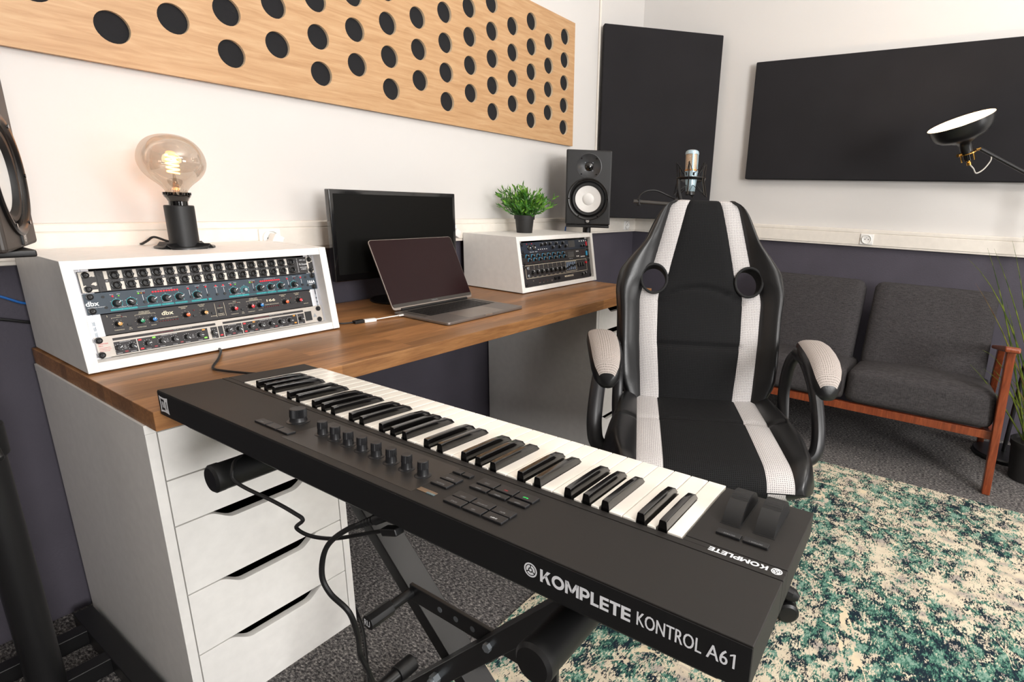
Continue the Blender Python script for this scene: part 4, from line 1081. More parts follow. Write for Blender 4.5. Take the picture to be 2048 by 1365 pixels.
# ------------------------------------------------------------------ studio monitors
def speaker(label, M, mt):
    t = thing('studio_speaker', label, 'speaker'); t.matrix_world = M
    w_, h_, d_ = .21, .334, .284
    b = MB(); b.rbox((0, d_/2, h_/2), (w_, d_, h_), .006, 3); bo = b.build('cabinet', mt, t)
    c = MB(); c.cyl((0, -.02, .2625), (0, .032, .2625), .0575, n=48); co = c.build('cut', mt)
    c = MB(); c.cyl((0, -.02, .117), (0, .045, .117), .082, n=48); c2 = c.build('cut', mt)
    for q in (co, c2):
        q.parent = t; q.matrix_parent_inverse = Matrix()
        md = bo.modifiers.new('b', 'BOOLEAN'); md.object = q; md.solver = 'EXACT'
    dg = bpy.context.evaluated_depsgraph_get(); nm = bpy.data.meshes.new_from_object(bo.evaluated_get(dg))
    bo.modifiers.clear(); bo.data = nm
    for q in (co, c2): bpy.data.objects.remove(q)
    for p in nm.polygons: p.use_smooth = False
    F = lambda z: T(0, 0, z) @ RX(pi/2)     # local z -> -y (out of the baffle)
    hz = F(.2625)
    horn = MB(); horn.lathe([(.0578, -.004), (.0578, .0006), (.056, .001), (.052, -.003), (.045, -.010), (.036, -.0165), (.027, -.021), (.0205, -.0235), (.0195, -.027), (0, -.027)], 48, M=hz)
    ho = horn.build('tweeter_horn', 'horn_grey', t)
    MB().lathe([(.0195, -.0268), (.017, -.0262), (.0125, -.0235), (.006, -.0215), (0, -.021)], 28, M=hz).build('tweeter_dome', 'black_gloss', ho)
    for k in range(4):
        a = R_(45+90*k); MB().cyl((0, 0, -.012), (0, 0, -.006), .003, n=10, M=hz @ T(.049*math.cos(a), .049*math.sin(a), .003)).build('horn_screw', 'black_gloss', ho)
        MB().cyl((0, 0, 0), (0, 0, .002), .0018, n=8, M=hz @ T(.025*math.cos(a), .025*math.sin(a), -.0215)).build('horn_screw', 'zinc', ho)
    wz = F(.117)
    rg = MB(); rg.lathe([(.0965, 0), (.0965, .0035), (.093, .0055), (.0885, .005), (.0835, .0015), (.081, -.004), (.081, -.012)], 56, M=wz); ro = rg.build('woofer_ring', 'black_satin', t)
    for k in range(6):
        a = R_(60*k); MB().cyl((0, 0, .004), (0, 0, .0064), .0032, n=10, M=wz @ T(.0895*math.cos(a), .0895*math.sin(a), 0)).build('ring_screw', 'black_gloss', ro)
    MB().lathe([(.0815, -.010), (.078, -.006), (.072, -.001), (.066, -.002), (.0605, -.008), (.0600, -.011)], 56, M=wz).build('surround', 'surround', t)
    MB().lathe([(.0608, -.0095), (.045, -.014), (.0275, -.0205)], 56, M=wz).build('cone', 'cone_white', t)
    MB().lathe([(.0275, -.0208), (.0268, -.0195), (.02, -.0155), (.01, -.013), (0, -.0122)], 40, M=wz).build('dust_cap', 'cone_white', t)
    nb = MB(); nb.prism([(-.0125, .006), (.0125, .006), (.0125, .03), (-.0125, .03)], -.0035, .001, 'y'); no = nb.build('badge_block', 'black_satin', t, .001)
    lg = MB(); m0 = T(0, -.0037, .018) @ RX(pi/2); n = 24
    vs = []
    for i in range(n):
        for q in (.0062, .0076): vs.append((q*math.cos(2*pi*i/n), q*math.sin(2*pi*i/n), 0))
    lg.add(vs, [(2*i, 2*i+1, (2*i+3) % (2*n), (2*i+2) % (2*n)) for i in range(n)], 0, m0)
    for k in range(3):
        lg.add([(-.0009, -.0055, 0), (.0009, -.0055, 0), (.0009, .0055, 0), (-.0009, .0055, 0)], [(0, 1, 2, 3)], 0, m0 @ RZ(R_(60*k)))
    lg.build('round_emblem', 'cone_white', no)
    return t
def spk_stand(label, M, ztop):
    t = thing('speaker_stand', label, 'speaker stand'); t.matrix_world = M
    MB().rbox((0, 0, ztop-.006), (.205, .25, .012), .003, 2).build('top_plate', 'black_metal', t)
    MB().cyl((0, 0, .03), (0, 0, .62), .0285, n=24).build('lower_tube', 'black_metal', t)
    MB().cyl((0, 0, .6), (0, 0, ztop-.01), .02, n=20).build('upper_tube', 'black_metal', t)
    MB().cyl((0, 0, .59), (0, 0, .65), .034, n=24).build('clamp_collar', 'black_plastic', t, .003)
    return t
LSP = (-.192, -.388)
speaker('dark studio speaker with white cone on a floor stand by the long rack', T(LSP[0]+.142*math.sin(R_(68)), LSP[1]-.142*math.cos(R_(68)), .9645) @ RZ(R_(68)), 'speaker_brown')
ls = spk_stand('black speaker stand with box-frame base beside the drawer unit', T(-.155, -.345, 0), .9635)
# base frame (world-aligned), adjuster knobs
for x in (-.27, .105):   # side rails
    MB().box(x, -.42, .0, x+.038, .275, .04).build('base_rail', 'black_metal', ls, .002)
for y in (.18, .035): MB().box(-.235, y, .0, .108, y+.036, .038).build('cross_rail', 'black_metal', ls, .002)
MB().cyl((.0, -.03, .622), (.005, -.05, .622), .008, n=12).build('clamp_knob', 'black_plastic', ls)
for a in range(3): MB().rbox((0, 0, 0), (.014, .014, .03), .005, 2, M=T(.006, -.058, .622) @ RX(R_(120*a)) @ T(0, 0, .016)).build('knob_wing', 'black_plastic', ls)
RSA = -.97
rsx, rsy = 1.872, -.30
speaker('black studio speaker with white cone on a stand next to the corner panel', T(rsx, rsy, .9635) @ RZ(RSA), 'speaker_black')
bx, by = -math.sin(RSA), math.cos(RSA)
rs = spk_stand('slim black speaker stand standing behind the end of the desk', T(rsx+bx*.13, rsy+by*.13, 0) @ RZ(RSA), .9625)
MB().lathe([(0, 0), (.112, 0), (.115, .004), (.112, .012), (0, .014)], 40).build('base_plate', 'black_metal', rs)
tag(MB().tube(bez([(1.858, -.185, .948), (1.895, -.15, .915), (1.915, -.09, .86), (1.93, -.05, .7), (1.95, -.04, .3), (1.97, -.04, .01)], 6), .0034, 8).build('speaker_cable', 'cable_blue'), 'blue cable dropping behind the speaker by the corner', 'cable')

# ------------------------------------------------------------------ small potted plant
rnd = random.Random(11)
pt = thing('potted_plant', 'small bushy green artificial plant in a black pot on the white rack', 'plant', (1.583, -.157, ZT+.222))
MB().lathe([(0, 0), (.0335, 0), (.0345, .002), (.0405, .058), (.0445, .058), (.0455, .076), (.0435, .076), (.0415, .066), (0, .066)], 36).build('pot', 'pot_black', pt)
MB().lathe([(.0418, .064), (.02, .068), (0, .069)], 20).build('soil', 'soil', pt)
stm = MB(); lv = MB()
def leaf(mb, p, d, L, wd, mi):
    d = d.normalized(); s_ = d.cross(Vector((rnd.uniform(-1, 1), rnd.uniform(-1, 1), rnd.uniform(-.3, 1)))).normalized(); n_ = s_.cross(d)
    pts = [p, p+d*L*.35+s_*wd, p+d*L*.7+s_*wd*.7+n_*L*.05, p+d*L+n_*L*.08, p+d*L*.7-s_*wd*.7+n_*L*.05, p+d*L*.35-s_*wd, p+d*L*.4-n_*wd*.5]
    mb.add(pts, [(0, 1, 6), (0, 6, 5), (1, 2, 6), (2, 4, 6), (6, 4, 5), (2, 3, 4)], mi)
for k in range(120):
    a = rnd.uniform(0, 2*pi); e = R_(rnd.uniform(35, 88)) if k > 34 else R_(rnd.uniform(12, 45)); ln = rnd.uniform(.065, .132)*(1.06 if e < R_(35) else 1)
    d = Vector((math.cos(a)*math.cos(e), math.sin(a)*math.cos(e), math.sin(e)))
    p0_ = Vector((math.cos(a)*.022*rnd.random(), math.sin(a)*.022*rnd.random(), .066))
    path = [p0_+d*ln*q+Vector((0, 0, .018*q*q*math.cos(e))) for q in (0, .3, .6, .85, 1)]
    stm.tube(path, .0008, 4)
    for q in range(11):
        f_ = .25+.75*q/10; i_ = min(3, int(f_*4)); pp = path[i_].lerp(path[i_+1], f_*4-i_ if f_ < 1 else 1)
        dd = d+Vector((rnd.uniform(-.9, .9), rnd.uniform(-.9, .9), rnd.uniform(-.3, .8)))
        leaf(lv, pp, dd, rnd.uniform(.018, .03), rnd.uniform(.0026, .0042), 0 if rnd.random() < .3+.6*max(0, pp.z-.07)/.1 else 1)
o = stm.build('stems', 'leaf_dark', pt); o['kind'] = 'stuff'
o = lv.build('leaves', ['leaf', 'leaf_dark'], pt, ang=180); o['kind'] = 'stuff'
# ------------------------------------------------------------------ rug
rg_ = MB(); rg_.box(.12, -3.2, .0, 2.058, -.935, .007)
tag(rg_.build('area_rug', 'rug', bev=.002), 'worn green and cream oriental-pattern rug under the gaming chair', 'rug')

# ------------------------------------------------------------------ gaming chair
CH0 = (1.023, -1.257, 0); CRZ = -1.0802
ch = thing('gaming_chair', 'black racing-style swivel chair with light grey mesh stripes and padded arms', 'chair', CH0, CRZ)
def split_parts(me, names, parent, M=None, pats=None):
    """one mesh with several materials -> one part per connected material patch group"""
    out = []
    nv = len(me.vertices); co = [v.co[:] for v in me.vertices]; nrm = [p.use_smooth for p in me.polygons]
    for mi, (nm, side) in enumerate(names):
        groups = {}
        for p in me.polygons:
            if p.material_index != mi: continue
            key = (p.center.x > 0) if side else 0
            groups.setdefault(key, []).append(tuple(p.vertices))
        for key, fs in groups.items():
            used = sorted({i for f in fs for i in f}); mp = {i: k for k, i in enumerate(used)}
            m2 = bpy.data.meshes.new(nm); m2.from_pydata([co[i] for i in used], [], [tuple(mp[i] for i in f) for f in fs]); m2.update()
            for p in m2.polygons: p.use_smooth = True
            if pats:
                at = m2.attributes.new('pattern', 'FLOAT_VECTOR', 'POINT'); at.data.foreach_set('vector', [c for i in used for c in pats[i]])
            m2.materials.append(me.materials[mi]); out.append(link(nm, m2, parent, M))
    return out
# backrest
JB = Vector((0, .2, .502)); REC = R_(16.86); dU = Vector((0, math.sin(REC), math.cos(REC))); dN = Vector((0, -math.cos(REC), math.sin(REC)))
hW = ([-.03, 0, .04, .1, .17, .25, .33, .385, .43, .48, .53, .57, .597, .61, .616], [.205, .226, .246, .252, .252, .255, .264, .255, .223, .18, .160, .142, .12, .098, .07])
hI = ([-.03, .0, .17, .30, .335, .37, .40, .6, .62], [.113, .114, .129, .132, .125, .103, .098, .054, .04])
hO = ([-.03, .0, .17, .30, .335, .37, .40, .6, .62], [.170, .172, .184, .189, .180, .158, .152, .104, .08])
def sm_interp(x, t): 
    a = interp(x-.012, *t); b = interp(x, *t); c = interp(x+.012, *t); return (a+b+c)/3
rows = 86; ver = []; fac = []; fm = []
NI, NS, NO, NBk = 12, 5, 10, 14
def brow(h, shrink, hh=None):
    W_ = sm_interp(h, hW); I_ = min(sm_interp(h, hI), W_*.55); O_ = min(sm_interp(h, hO), W_*.88)
    xs = [-(W_-(W_-O_)*k/NO) for k in range(NO)]+[-(O_-(O_-I_)*k/NS) for k in range(NS)]+[-I_+2*I_*k/NI for k in range(NI)]+[I_+(O_-I_)*k/NS for k in range(NS)]+[O_+(W_-O_)*k/NO for k in range(NO+1)]
    row = []
    BL = interp(h, [-.03, .05, .15, .3, .4, .5, .62], [.012, .03, .038, .036, .034, .028, .01])
    for x in xs:
        ax = abs(x); f = 0.
        if ax > O_:
            u = (ax-O_)/(W_-O_); f += BL*math.sin(min(1, u/.78)*pi*.5)-.05*max(0, u-.74)**2/.0676
        else: f += -.004*(1-(ax/O_)**2)*0
        f += .016*math.exp(-((h-.10)/.11)**2)*max(0, 1-(ax/.2)**2)+.012*math.exp(-((h-.5)/.09)**2)*max(0, 1-(ax/.15)**2)
        if ax < I_+.004:
            f -= .010*math.exp(-((h-.152)/.006)**2)+.010*math.exp(-((h-(.336-2.6*x*x))/.006)**2)
        for c in (I_, O_): f -= .004*math.exp(-((ax-c)/.004)**2)
        row.append((x*shrink[0], f*shrink[1]+shrink[2]))
    for k in range(1, NBk):
        a = k/NBk; x = W_*(1-2*a); th = .075*min(1, (1-abs(1-2*a)**4)+.25)
        row.append((x*shrink[0], -th*shrink[1]+shrink[2]-.02*0))
    return row
seq = []
for k in range(rows+1):
    h = -.03+.636*k/rows; seq.append((h, (1, 1, 0)))
seq = [(-.036, (.94, .5, -.016))]+seq+[(.6115, (.97, .8, -.006)), (.616, (.9, .55, -.014))]
for h, sh in seq:
    for x, f in brow(min(h, .606), sh): ver.append(JB+dU*h+dN*f+Vector((x, 0, 0)))
nc = len(brow(.1, (1, 1, 0))); nfront = NO*2+NS*2+NI
for r_ in range(len(seq)-1):
    for c_ in range(nc):
        fac.append((r_*nc+c_, r_*nc+(c_+1) % nc, (r_+1)*nc+(c_+1) % nc, (r_+1)*nc+c_))
        if c_ >= nfront: mi = 3
        elif c_ < NO or c_ >= nfront-NO: mi = 0
        elif c_ < NO+NS or c_ >= nfront-NO-NS: mi = 1
        else: mi = 2
        fm.append(mi)
fac.append(tuple(range(nc))); fm.append(3); fac.append(tuple(range((len(seq)-1)*nc, len(seq)*nc))[::-1]); fm.append(3)
bb = MB(); bb.add(ver, fac); bb.m = fm
CM = ['leather', 'mesh_grey', 'mesh_black', 'leather_shell']
CM2 = ['leather', 'mesh_grey_seat', 'mesh_black_seat', 'leather_shell']
bo = link('b', bb.mesh('b', CM, ang=180))
HC = [Vector((s_*.147, 0, 0))+JB+dU*.357 for s_ in (-1, 1)]
Hrot = Matrix((Vector((1, 0, 0)), dU, dN*-1*-1)).transposed().to_4x4()
cuts = []
for c in HC:
    q = MB(); q.cyl((0, 0, -.2), (0, 0, .2), 1, n=36, mi=0, M=T(*c) @ Hrot @ Matrix.Diagonal((.040, .045, 1, 1)))
    qo = q.build('c', ['rim_cloth']); cuts.append(qo)
    md = bo.modifiers.new('b', 'BOOLEAN'); md.object = qo; md.solver = 'EXACT'; md.material_mode = 'TRANSFER'
dg = bpy.context.evaluated_depsgraph_get(); nm = bpy.data.meshes.new_from_object(bo.evaluated_get(dg))
slots = [m.name if m else '' for m in nm.materials]
split_parts(nm, [('back_bolster', True), ('back_stripe', True), ('back_panel', False), ('back_shell', False)]+[('headrest_opening', True)]*(len(nm.materials)-4), ch)
bpy.data.objects.remove(bo)
for q in cuts: bpy.data.objects.remove(q)
for c in HC:
    pts = [c+Vector((.0405*math.cos(2*pi*k/40), 0, 0))+dU*(.0455*math.sin(2*pi*k/40))+dN*(.0075+.005*math.cos(2*pi*k/40)*(1 if c.x > 0 else -1)) for k in range(40)]
    MB().tube(pts, .0042, 10, closed=True).build('opening_rim', 'rim_cloth', ch)
# piping round the rim of the backrest
pts = []
for k in range(60): h = -.02+.615*k/59; pts.append(JB+dU*h+dN*-.03+Vector((-sm_interp(h, hW)-.001, 0, 0)))
for k in range(1, 12): u = k/12; W_ = sm_interp(.597, hW); pts.append(JB+dU*(.596+.022*math.sin(pi*u)**.6)+dN*-.03+Vector((-W_+2*W_*u, 0, 0)))
for k in range(60): h = .595-.615*k/59; pts.append(JB+dU*h+dN*-.03+Vector((sm_interp(h, hW)+.001, 0, 0)))
MB().tube(pts, .003, 8).build('piping', 'leather', ch)
# seat
ver = []; fac = []; fm = []; pats = []; vcum = 0.; lasty = None
sW = ([-.30, -.285, -.27, -.25, -.22, -.17, -.1, 0, .1, .2, .27], [.19, .205, .219, .232, .246, .26, .269, .268, .256, .24, .225])
NI, NS, NO, NBk = 12, 5, 10, 10
prof = [(.275, .0, .4)]+[(.27-.485*k/46, 1., 1.) for k in range(47)]+[(-.215-.07*math.sin(R_(a)), math.cos(R_(a)), math.cos(R_(a))) for a in (15, 30, 45, 60, 72, 82, 88)]
for y, ft, fb in prof:
    W_ = interp(y, *sW); I_ = .118; O_ = .181
    xs = [-(W_-(W_-O_)*k/NO) for k in range(NO)]+[-(O_-(O_-I_)*k/NS) for k in range(NS)]+[-I_+2*I_*k/NI for k in range(NI)]+[I_+(O_-I_)*k/NS for k in range(NS)]+[O_+(W_-O_)*k/NO for k in range(NO+1)]
    zm = .445; ctr = Vector((0, y, zm+.045*ft)); vcum += (ctr-lasty).length if lasty is not None else 0; lasty = ctr
    for x in xs:
        ax = abs(x); z = .042+.006*math.sin(pi*(y+.3)/.57)
        if ax > O_:
            u = (ax-O_)/(W_-O_); z += .018*math.sin(min(1, u*1.3)*pi*.6)-.075*max(0, u-.6)**2/.16
        if ax < W_-.02: z -= .006*math.exp(-((y-(.02-.3*ax*ax))/.006)**2)
        for c in (I_, O_): z -= .003*math.exp(-((ax-c)/.004)**2)
        ver.append((x, y, zm+z*ft)); pats.append((x*1.04, vcum, 0))
    for k in range(1, NBk):
        x = W_*(1-2*k/NBk); ver.append((x*.98, y, zm-.045*min(1, 1.25-abs(1-2*k/NBk)**4)*fb)); pats.append((x, vcum+.03, 0))
nc = 2*NO+2*NS+NI+NBk; nfront = NO*2+NS*2+NI
for r_ in range(len(prof)-1):
    for c_ in range(nc):
        fac.append((r_*nc+c_, r_*nc+(c_+1) % nc, (r_+1)*nc+(c_+1) % nc, (r_+1)*nc+c_))
        fm.append(3 if c_ >= nfront else 0 if (c_ < NO or c_ >= nfront-NO) else 1 if (c_ < NO+NS or c_ >= nfront-NO-NS) else 2)
fac.append(tuple(range(nc))); fm.append(3); fac.append(tuple(range((len(prof)-1)*nc, len(prof)*nc))[::-1]); fm.append(2)
# lower front half of the seat keeps the stripe colours: recolour underside faces of the front roll
sb = MB(); sb.add(ver, fac); sb.m = fm
for i, f in enumerate(sb.f):
    cy = sum(sb.v[j][1] for j in f)/len(f); cx = abs(sum(sb.v[j][0] for j in f)/len(f))
    if sb.m[i] == 3 and cy < -.215: sb.m[i] = 2 if cx < .118 else 1 if cx < .181 else 0
sm_ = sb.mesh('s', CM2, ang=180)
split_parts(sm_, [('seat_bolster', True), ('seat_stripe', True), ('seat_panel', False), ('seat_shell', False)], ch, pats=pats)
# arms
for s_, xc in ((-1, -.285), (1, .303)):
    secs = [(.215, .672, .012, .006), (.20, .676, .034, .016), (.16, .681, .043, .024), (.10, .684, .046, .027), (.03, .683, .045, .029), (-.03, .677, .043, .031), (-.075, .664, .040, .033), (-.10, .650, .034, .030), (-.117, .637, .022, .02), (-.122, .632, .006, .006)]
    vs = []; fs = []; ms = []; n = 24
    for y, z, wx, hz in secs:
        for j in range(n):
            a = 2*pi*j/n; ca_, sa_ = math.cos(a), math.sin(a)
            e = .75; vs.append((xc+wx*math.copysign(abs(ca_)**e, ca_)+s_*.02*((y-.05)/.16), y, z+hz*math.copysign(abs(sa_)**e, sa_)))
    for q in range(len(secs)-1):
        for j in range(n):
            fs.append((q*n+j, q*n+(j+1) % n, (q+1)*n+(j+1) % n, (q+1)*n+j)); ms.append(0 if 2 <= j < n/2-2 and 0 < q < 8 else 1)
    fs += [tuple(range(n)), tuple(range((len(secs)-1)*n, len(secs)*n))[::-1]]; ms += [1, 1]
    ar = MB(); ar.add(vs, fs); ar.m = ms
    ob = [None]
    me = ar.mesh('a', ['mesh_arm', 'leather'], ang=180)
    pp = []; vc = 0.
    for q in range(len(secs)):
        if q: vc += math.hypot(secs[q][0]-secs[q-1][0], secs[q][1]-secs[q-1][1])
        pp += [(.0125*j, vc, 0) for j in range(n)]
    pr_ = split_parts(me, [('arm_pad_top', False), ('arm_pad_base', False)], ch, pats=pp)
    X_ = xc
    fr = bez([(X_-s_*.03, .145, .668), (X_-s_*.012, .12, .655), (X_+s_*.006, .075, .60), (X_+s_*.014, .03, .53), (X_+s_*.014, -.005, .46), (X_-s_*.002, -.02, .415), (X_-s_*.06, -.02, .395), (X_-s_*.14, -.02, .392)], 6)
    MB().tube(fr, .0205, 12, sx=.9, sy=1.1).build('arm_bracket', 'chair_plastic', ch)
    re_ = bez([(X_-s_*.03, .14, .665), (X_-s_*.038, .17, .62), (X_-s_*.042, .175, .54), (X_-s_*.045, .14, .46), (X_-s_*.06, .08, .405), (X_-s_*.12, .05, .392)], 6)
    MB().tube(re_, .0165, 12, sx=.9, sy=1.1).build('arm_bracket', 'chair_plastic', ch)
    MB().tube(bez([(X_-s_*.03, .15, .667), (X_-s_*.01, .10, .655), (X_, .04, .652), (X_, -.02, .65)], 5), .018, 12, sx=1., sy=1.).build('pad_support', 'chair_plastic', ch)
# mechanism, gas lift, star base, casters
MB().rbox((0, 0, .385), (.24, .26, .035), .008, 2).build('tilt_mechanism', 'black_metal', ch)
MB().tube([(.0, .10, .385), (.0, .21, .39), (.0, .275, .44), (.0, .30, .52)], .02, 10, sx=2.6, sy=.5).build('back_bracket', 'black_metal', ch)
MB().lathe([(.026, .10), (.026, .235), (.019, .237), (.019, .375)], 24).build('gas_lift', 'black_satin', ch)
MB().lathe([(.0, .07), (.045, .07), (.047, .1), (.03, .125), (0, .125)], 24).build('base_hub', 'chair_plastic', ch)
for k in range(5):
    a = R_(-32+72*k); Ma = RZ(a)
    ag = MB(); ag.tube([(.02, 0, .105), (.10, 0, .102), (.20, 0, .092), (.28, 0, .083), (.305, 0, .081), (.318, 0, .079)], .03, 12, sx=.75, sy=1., radii=[.034, .031, .027, .027, .024, .010], M=Ma); ao = ag.build('base_arm', 'chair_plastic', ch)
    cs = MB()
    for q in (-1, 1): cs.lathe([(.0, -.011), (.022, -.011), (.0285, -.006), (.0285, .006), (.022, .011), (0, .011)], 22, M=Ma @ T(.29, 0, .0285) @ RZ(.5) @ T(0, q*.016, 0) @ RX(pi/2))
    cs.cyl((.285, 0, .045), (.285, 0, .08), .008, n=10, M=Ma)
    cs.build('caster', 'black_plastic', ch, M=T(0, 0, .007))

# ------------------------------------------------------------------ sofa
so = thing('sofa', 'charcoal two-seat sofa with a red-brown wooden frame standing along the wall', 'sofa', (2.45, -1.47, 0))
Oo = Vector((2.45, -1.47, 0)); Mo = T(*(-Oo))
def cushion(name, c, d, r, bulge, M, par):
    b = bmesh.new(); bmesh.ops.create_cube(b, size=1)
    bmesh.ops.subdivide_edges(b, edges=list(b.edges), cuts=14, use_grid_fill=True)
    for v in b.verts:
        p = Vector((v.co.x*d[0], v.co.y*d[1], v.co.z*d[2])); hx, hy, hz = (q/2 for q in d)
        q = Vector((max(-hx+r, min(hx-r, p.x)), max(-hy+r, min(hy-r, p.y)), max(-hz+r, min(hz-r, p.z))))
        e = p-q
        if e.length > 1e-9: 
            m_ = max(abs(e.x), abs(e.y), abs(e.z)); p = q+e.normalized()*m_
        k = (1-(2*v.co.x)**2)*(1-(2*v.co.y)**2)
        p.z += bulge*k*(1 if v.co.z > 0 else .0)
        v.co = p
    m_ = MB(); m_.bm(b, 0, M); return m_.build(name, 'sofa_cloth', par, ang=180)
for yc in (-1.7475, -1.2025):
    cushion('seat_cushion', None, (.47, .54, .15), .034, .018, Mo @ T(2.40, yc, .312) @ RY(R_(6.5)), so)
    cushion('back_cushion', None, (.44, .505, .13), .04, .014, Mo @ T(2.636, yc+.01, .525) @ RY(R_(-68)), so)
sw = MB(); sw.box(2.178, -2.03, .222, 2.2, -.91, .256); sw.build('front_rail', 'sofa_wood', so, .002, M=Mo)
MB().box(2.64, -2.03, .16, 2.662, -.91, .2).build('back_rail', 'sofa_wood', so, .002, M=Mo)
def beam(mb, a, b, wx, wy):
    a = Vector(a); b = Vector(b)
    vs = [p+Vector((sx*wx/2, sy*wy/2, 0)) for p in (a, b) for sx, sy in ((-1, -1), (1, -1), (1, 1), (-1, 1))]
    mb.add(vs, [(3, 2, 1, 0), (4, 5, 6, 7)]+[(i, (i+1) % 4, 4+(i+1) % 4, 4+i) for i in range(4)])
for yo, sg in ((-2.045, 1), (-.895, -1)):
    b_ = MB(); beam(b_, (2.178, yo, 0), (2.166, yo+sg*.027, .592), .05, .028); b_.build('leg', 'sofa_wood', so, .004, M=Mo)
    b_ = MB(); beam(b_, (2.745, yo, 0), (2.52, yo+sg*.022, .53), .05, .026); b_.build('leg', 'sofa_wood', so, .004, M=Mo)
    b_ = MB(); b_.prism([(2.105, .592), (2.6, .503), (2.6, .519), (2.38, .562), (2.12, .612), (2.108, .607)], yo+sg*.004, yo+sg*.052, 'y'); b_.build('arm_rest', 'sofa_wood', so, .006, 3, M=Mo)
    b_ = MB(); beam(b_, (2.18, yo+sg*.012, .232), (2.655, yo+sg*.012, .2), .02, .022); 
    b_ = MB(); b_.prism([(2.19, .222), (2.66, .16), (2.66, .195), (2.19, .256)], yo+sg*.012, yo+sg*.032, 'y'); b_.build('side_rail', 'sofa_wood', so, .002, M=Mo)

# ------------------------------------------------------------------ floor lamp
fl_ = thing('floor_lamp', 'black floor lamp with an upturned lit shade and brass joint over the sofa', 'lamp', (2.64, -2.13, 0))
FO = Vector((2.64, -2.13, 0))
MB().lathe([(0, 0), (.118, 0), (.12, .004), (.12, .016), (.114, .022), (.02, .026), (0, .026)], 44).build('lamp_base', 'black_metal', fl_)
MB().cyl((0, 0, .02), (0, 0, 1.24), .009, n=14).build('lamp_pole', 'black_metal', fl_)
tipa = Vector((2.463, -1.797, 1.333)); pv_ = Vector((2.64, -2.13, 1.165))
axis = (Vector((2.442, -1.7155, 1.425))-Vector((2.432, -1.757, 1.305))).normalized()
axis = (axis+(CAMP-Vector((2.44, -1.73, 1.38))).normalized()*.36).normalized()
MB().cyl(pv_-FO+(pv_-tipa)*.25, tipa-FO, .0075, n=14).build('lamp_arm', 'black_metal', fl_)
MB().cyl(pv_-FO+Vector((0, 0, -.03)), pv_-FO+Vector((0, 0, .03)), .016, n=16).build('arm_clamp', 'brass', fl_)
# shade frame: local z along axis, origin at the bottom of the socket
qz = axis.to_track_quat('Z', 'Y').to_matrix().to_4x4()
SC = Vector((2.428, -1.770, 1.268)); HM = T(*(SC-FO)) @ qz
sh = MB(); sh.lathe([(.0225, .052), (.0225, .082), (.028, .092), (.05, .103), (.078, .113), (.097, .126), (.106, .142), (.1115, .160), (.1155, .178)], 48, M=HM)
so_ = sh.build('lamp_shade', 'black_satin', fl_, ang=60)
MB().lathe([(.0215, .083), (.027, .0935), (.05, .105), (.077, .115), (.0955, .128), (.1045, .143), (.11, .161), (.1142, .1785), (.1155, .178)], 48, M=HM).build('shade_lining', 'shade_inside', so_, ang=60)
MB().lathe([(0, .09), (.014, .095), (.03, .115), (.036, .135), (.03, .152), (.014, .162), (0, .164)], 24, M=HM).build('light_bulb', 'lamp_bulb_glow', fl_)
MB().lathe([(.0, .0), (.008, .0), (.008, .012), (.006, .014), (.006, .022)], 16, M=HM).build('cord_grip', 'brass', fl_)
MB().lathe([(.013, .02), (.0135, .052)], 20, M=HM).build('socket_sleeve', 'black_gloss', fl_)
jb = MB(); jb.lathe([(.024, .048), (.034, .048), (.034, .052), (.024, .052), (.024, .048)], 28, M=HM); bo_ = jb.build('joint_ring', 'brass', fl_)
for q in (-1, 1): MB().rbox((q*.022, 0, .034), (.004, .016, .034), .001, 1, M=HM @ RZ(.6)).build('joint_leg', 'brass', bo_)
a_ = HM @ Vector((0, 0, .05)); b_ = tipa-FO
MB().cyl(a_, b_, .0055, n=10).build('joint_pin', 'brass', fl_)
MB().cyl(a_+(a_-b_).normalized()*.03, a_+(a_-b_).normalized()*.046, .0065, n=12).build('thumb_screw', 'brass', fl_)
p0_ = HM @ Vector((0, 0, .0)); p3_ = (tipa-FO)+(pv_-tipa)*.12
MB().tube(bez([p0_+axis*.006, p0_-axis*.014+Vector((.004, -.012, 0)), p0_.lerp(p3_, .45)+Vector((0, 0, -.05)), p0_.lerp(p3_, .8)+Vector((0, 0, -.048)), p3_+Vector((.002, -.004, -.022)), p3_], 8), .0026, 8).build('flex', 'cable_grey', fl_)
pl_ = bpy.data.lights.new('shade_light', 'POINT'); pl_.energy = 3.; pl_.color = (1, .72, .44); pl_.shadow_soft_size = .03
po = bpy.data.objects.new('shade_light', pl_); COL.objects.link(po); po.parent = fl_; po.location = HM @ Vector((0, 0, .172))

# ------------------------------------------------------------------ grass plant by the sofa
rnd = random.Random(4)
gp = thing('grass_plant', 'tall artificial grass plant in a black pot standing beside the sofa', 'plant', (2.42, -2.2, 0))
MB().lathe([(0, 0), (.062, 0), (.066, .003), (.082, .15), (.086, .15), (.088, .172), (.083, .172), (.079, .158), (0, .158)], 36).build('pot', 'pot_black', gp)
MB().lathe([(.0795, .155), (.03, .16), (0, .162)], 18).build('soil', 'soil', gp)
G0 = Vector((2.42, -2.2, 0))
def blade(b, tip, sag, w0, mt):
    b = Vector(b); tip = Vector(tip); mid = b.lerp(tip, .5)+Vector((0, 0, sag)); n = 9
    pts = [(1-t)**2*b+2*t*(1-t)*mid+t*t*tip for t in [k/(n-1) for k in range(n)]]
    m_ = MB(); m_.tube(pts, w0, 4, radii=[max(.0004, w0*(1-(k/(n-1))**2.2)) for k in range(n)], sx=1., sy=.45); m_.build('grass_blade', mt, gp)
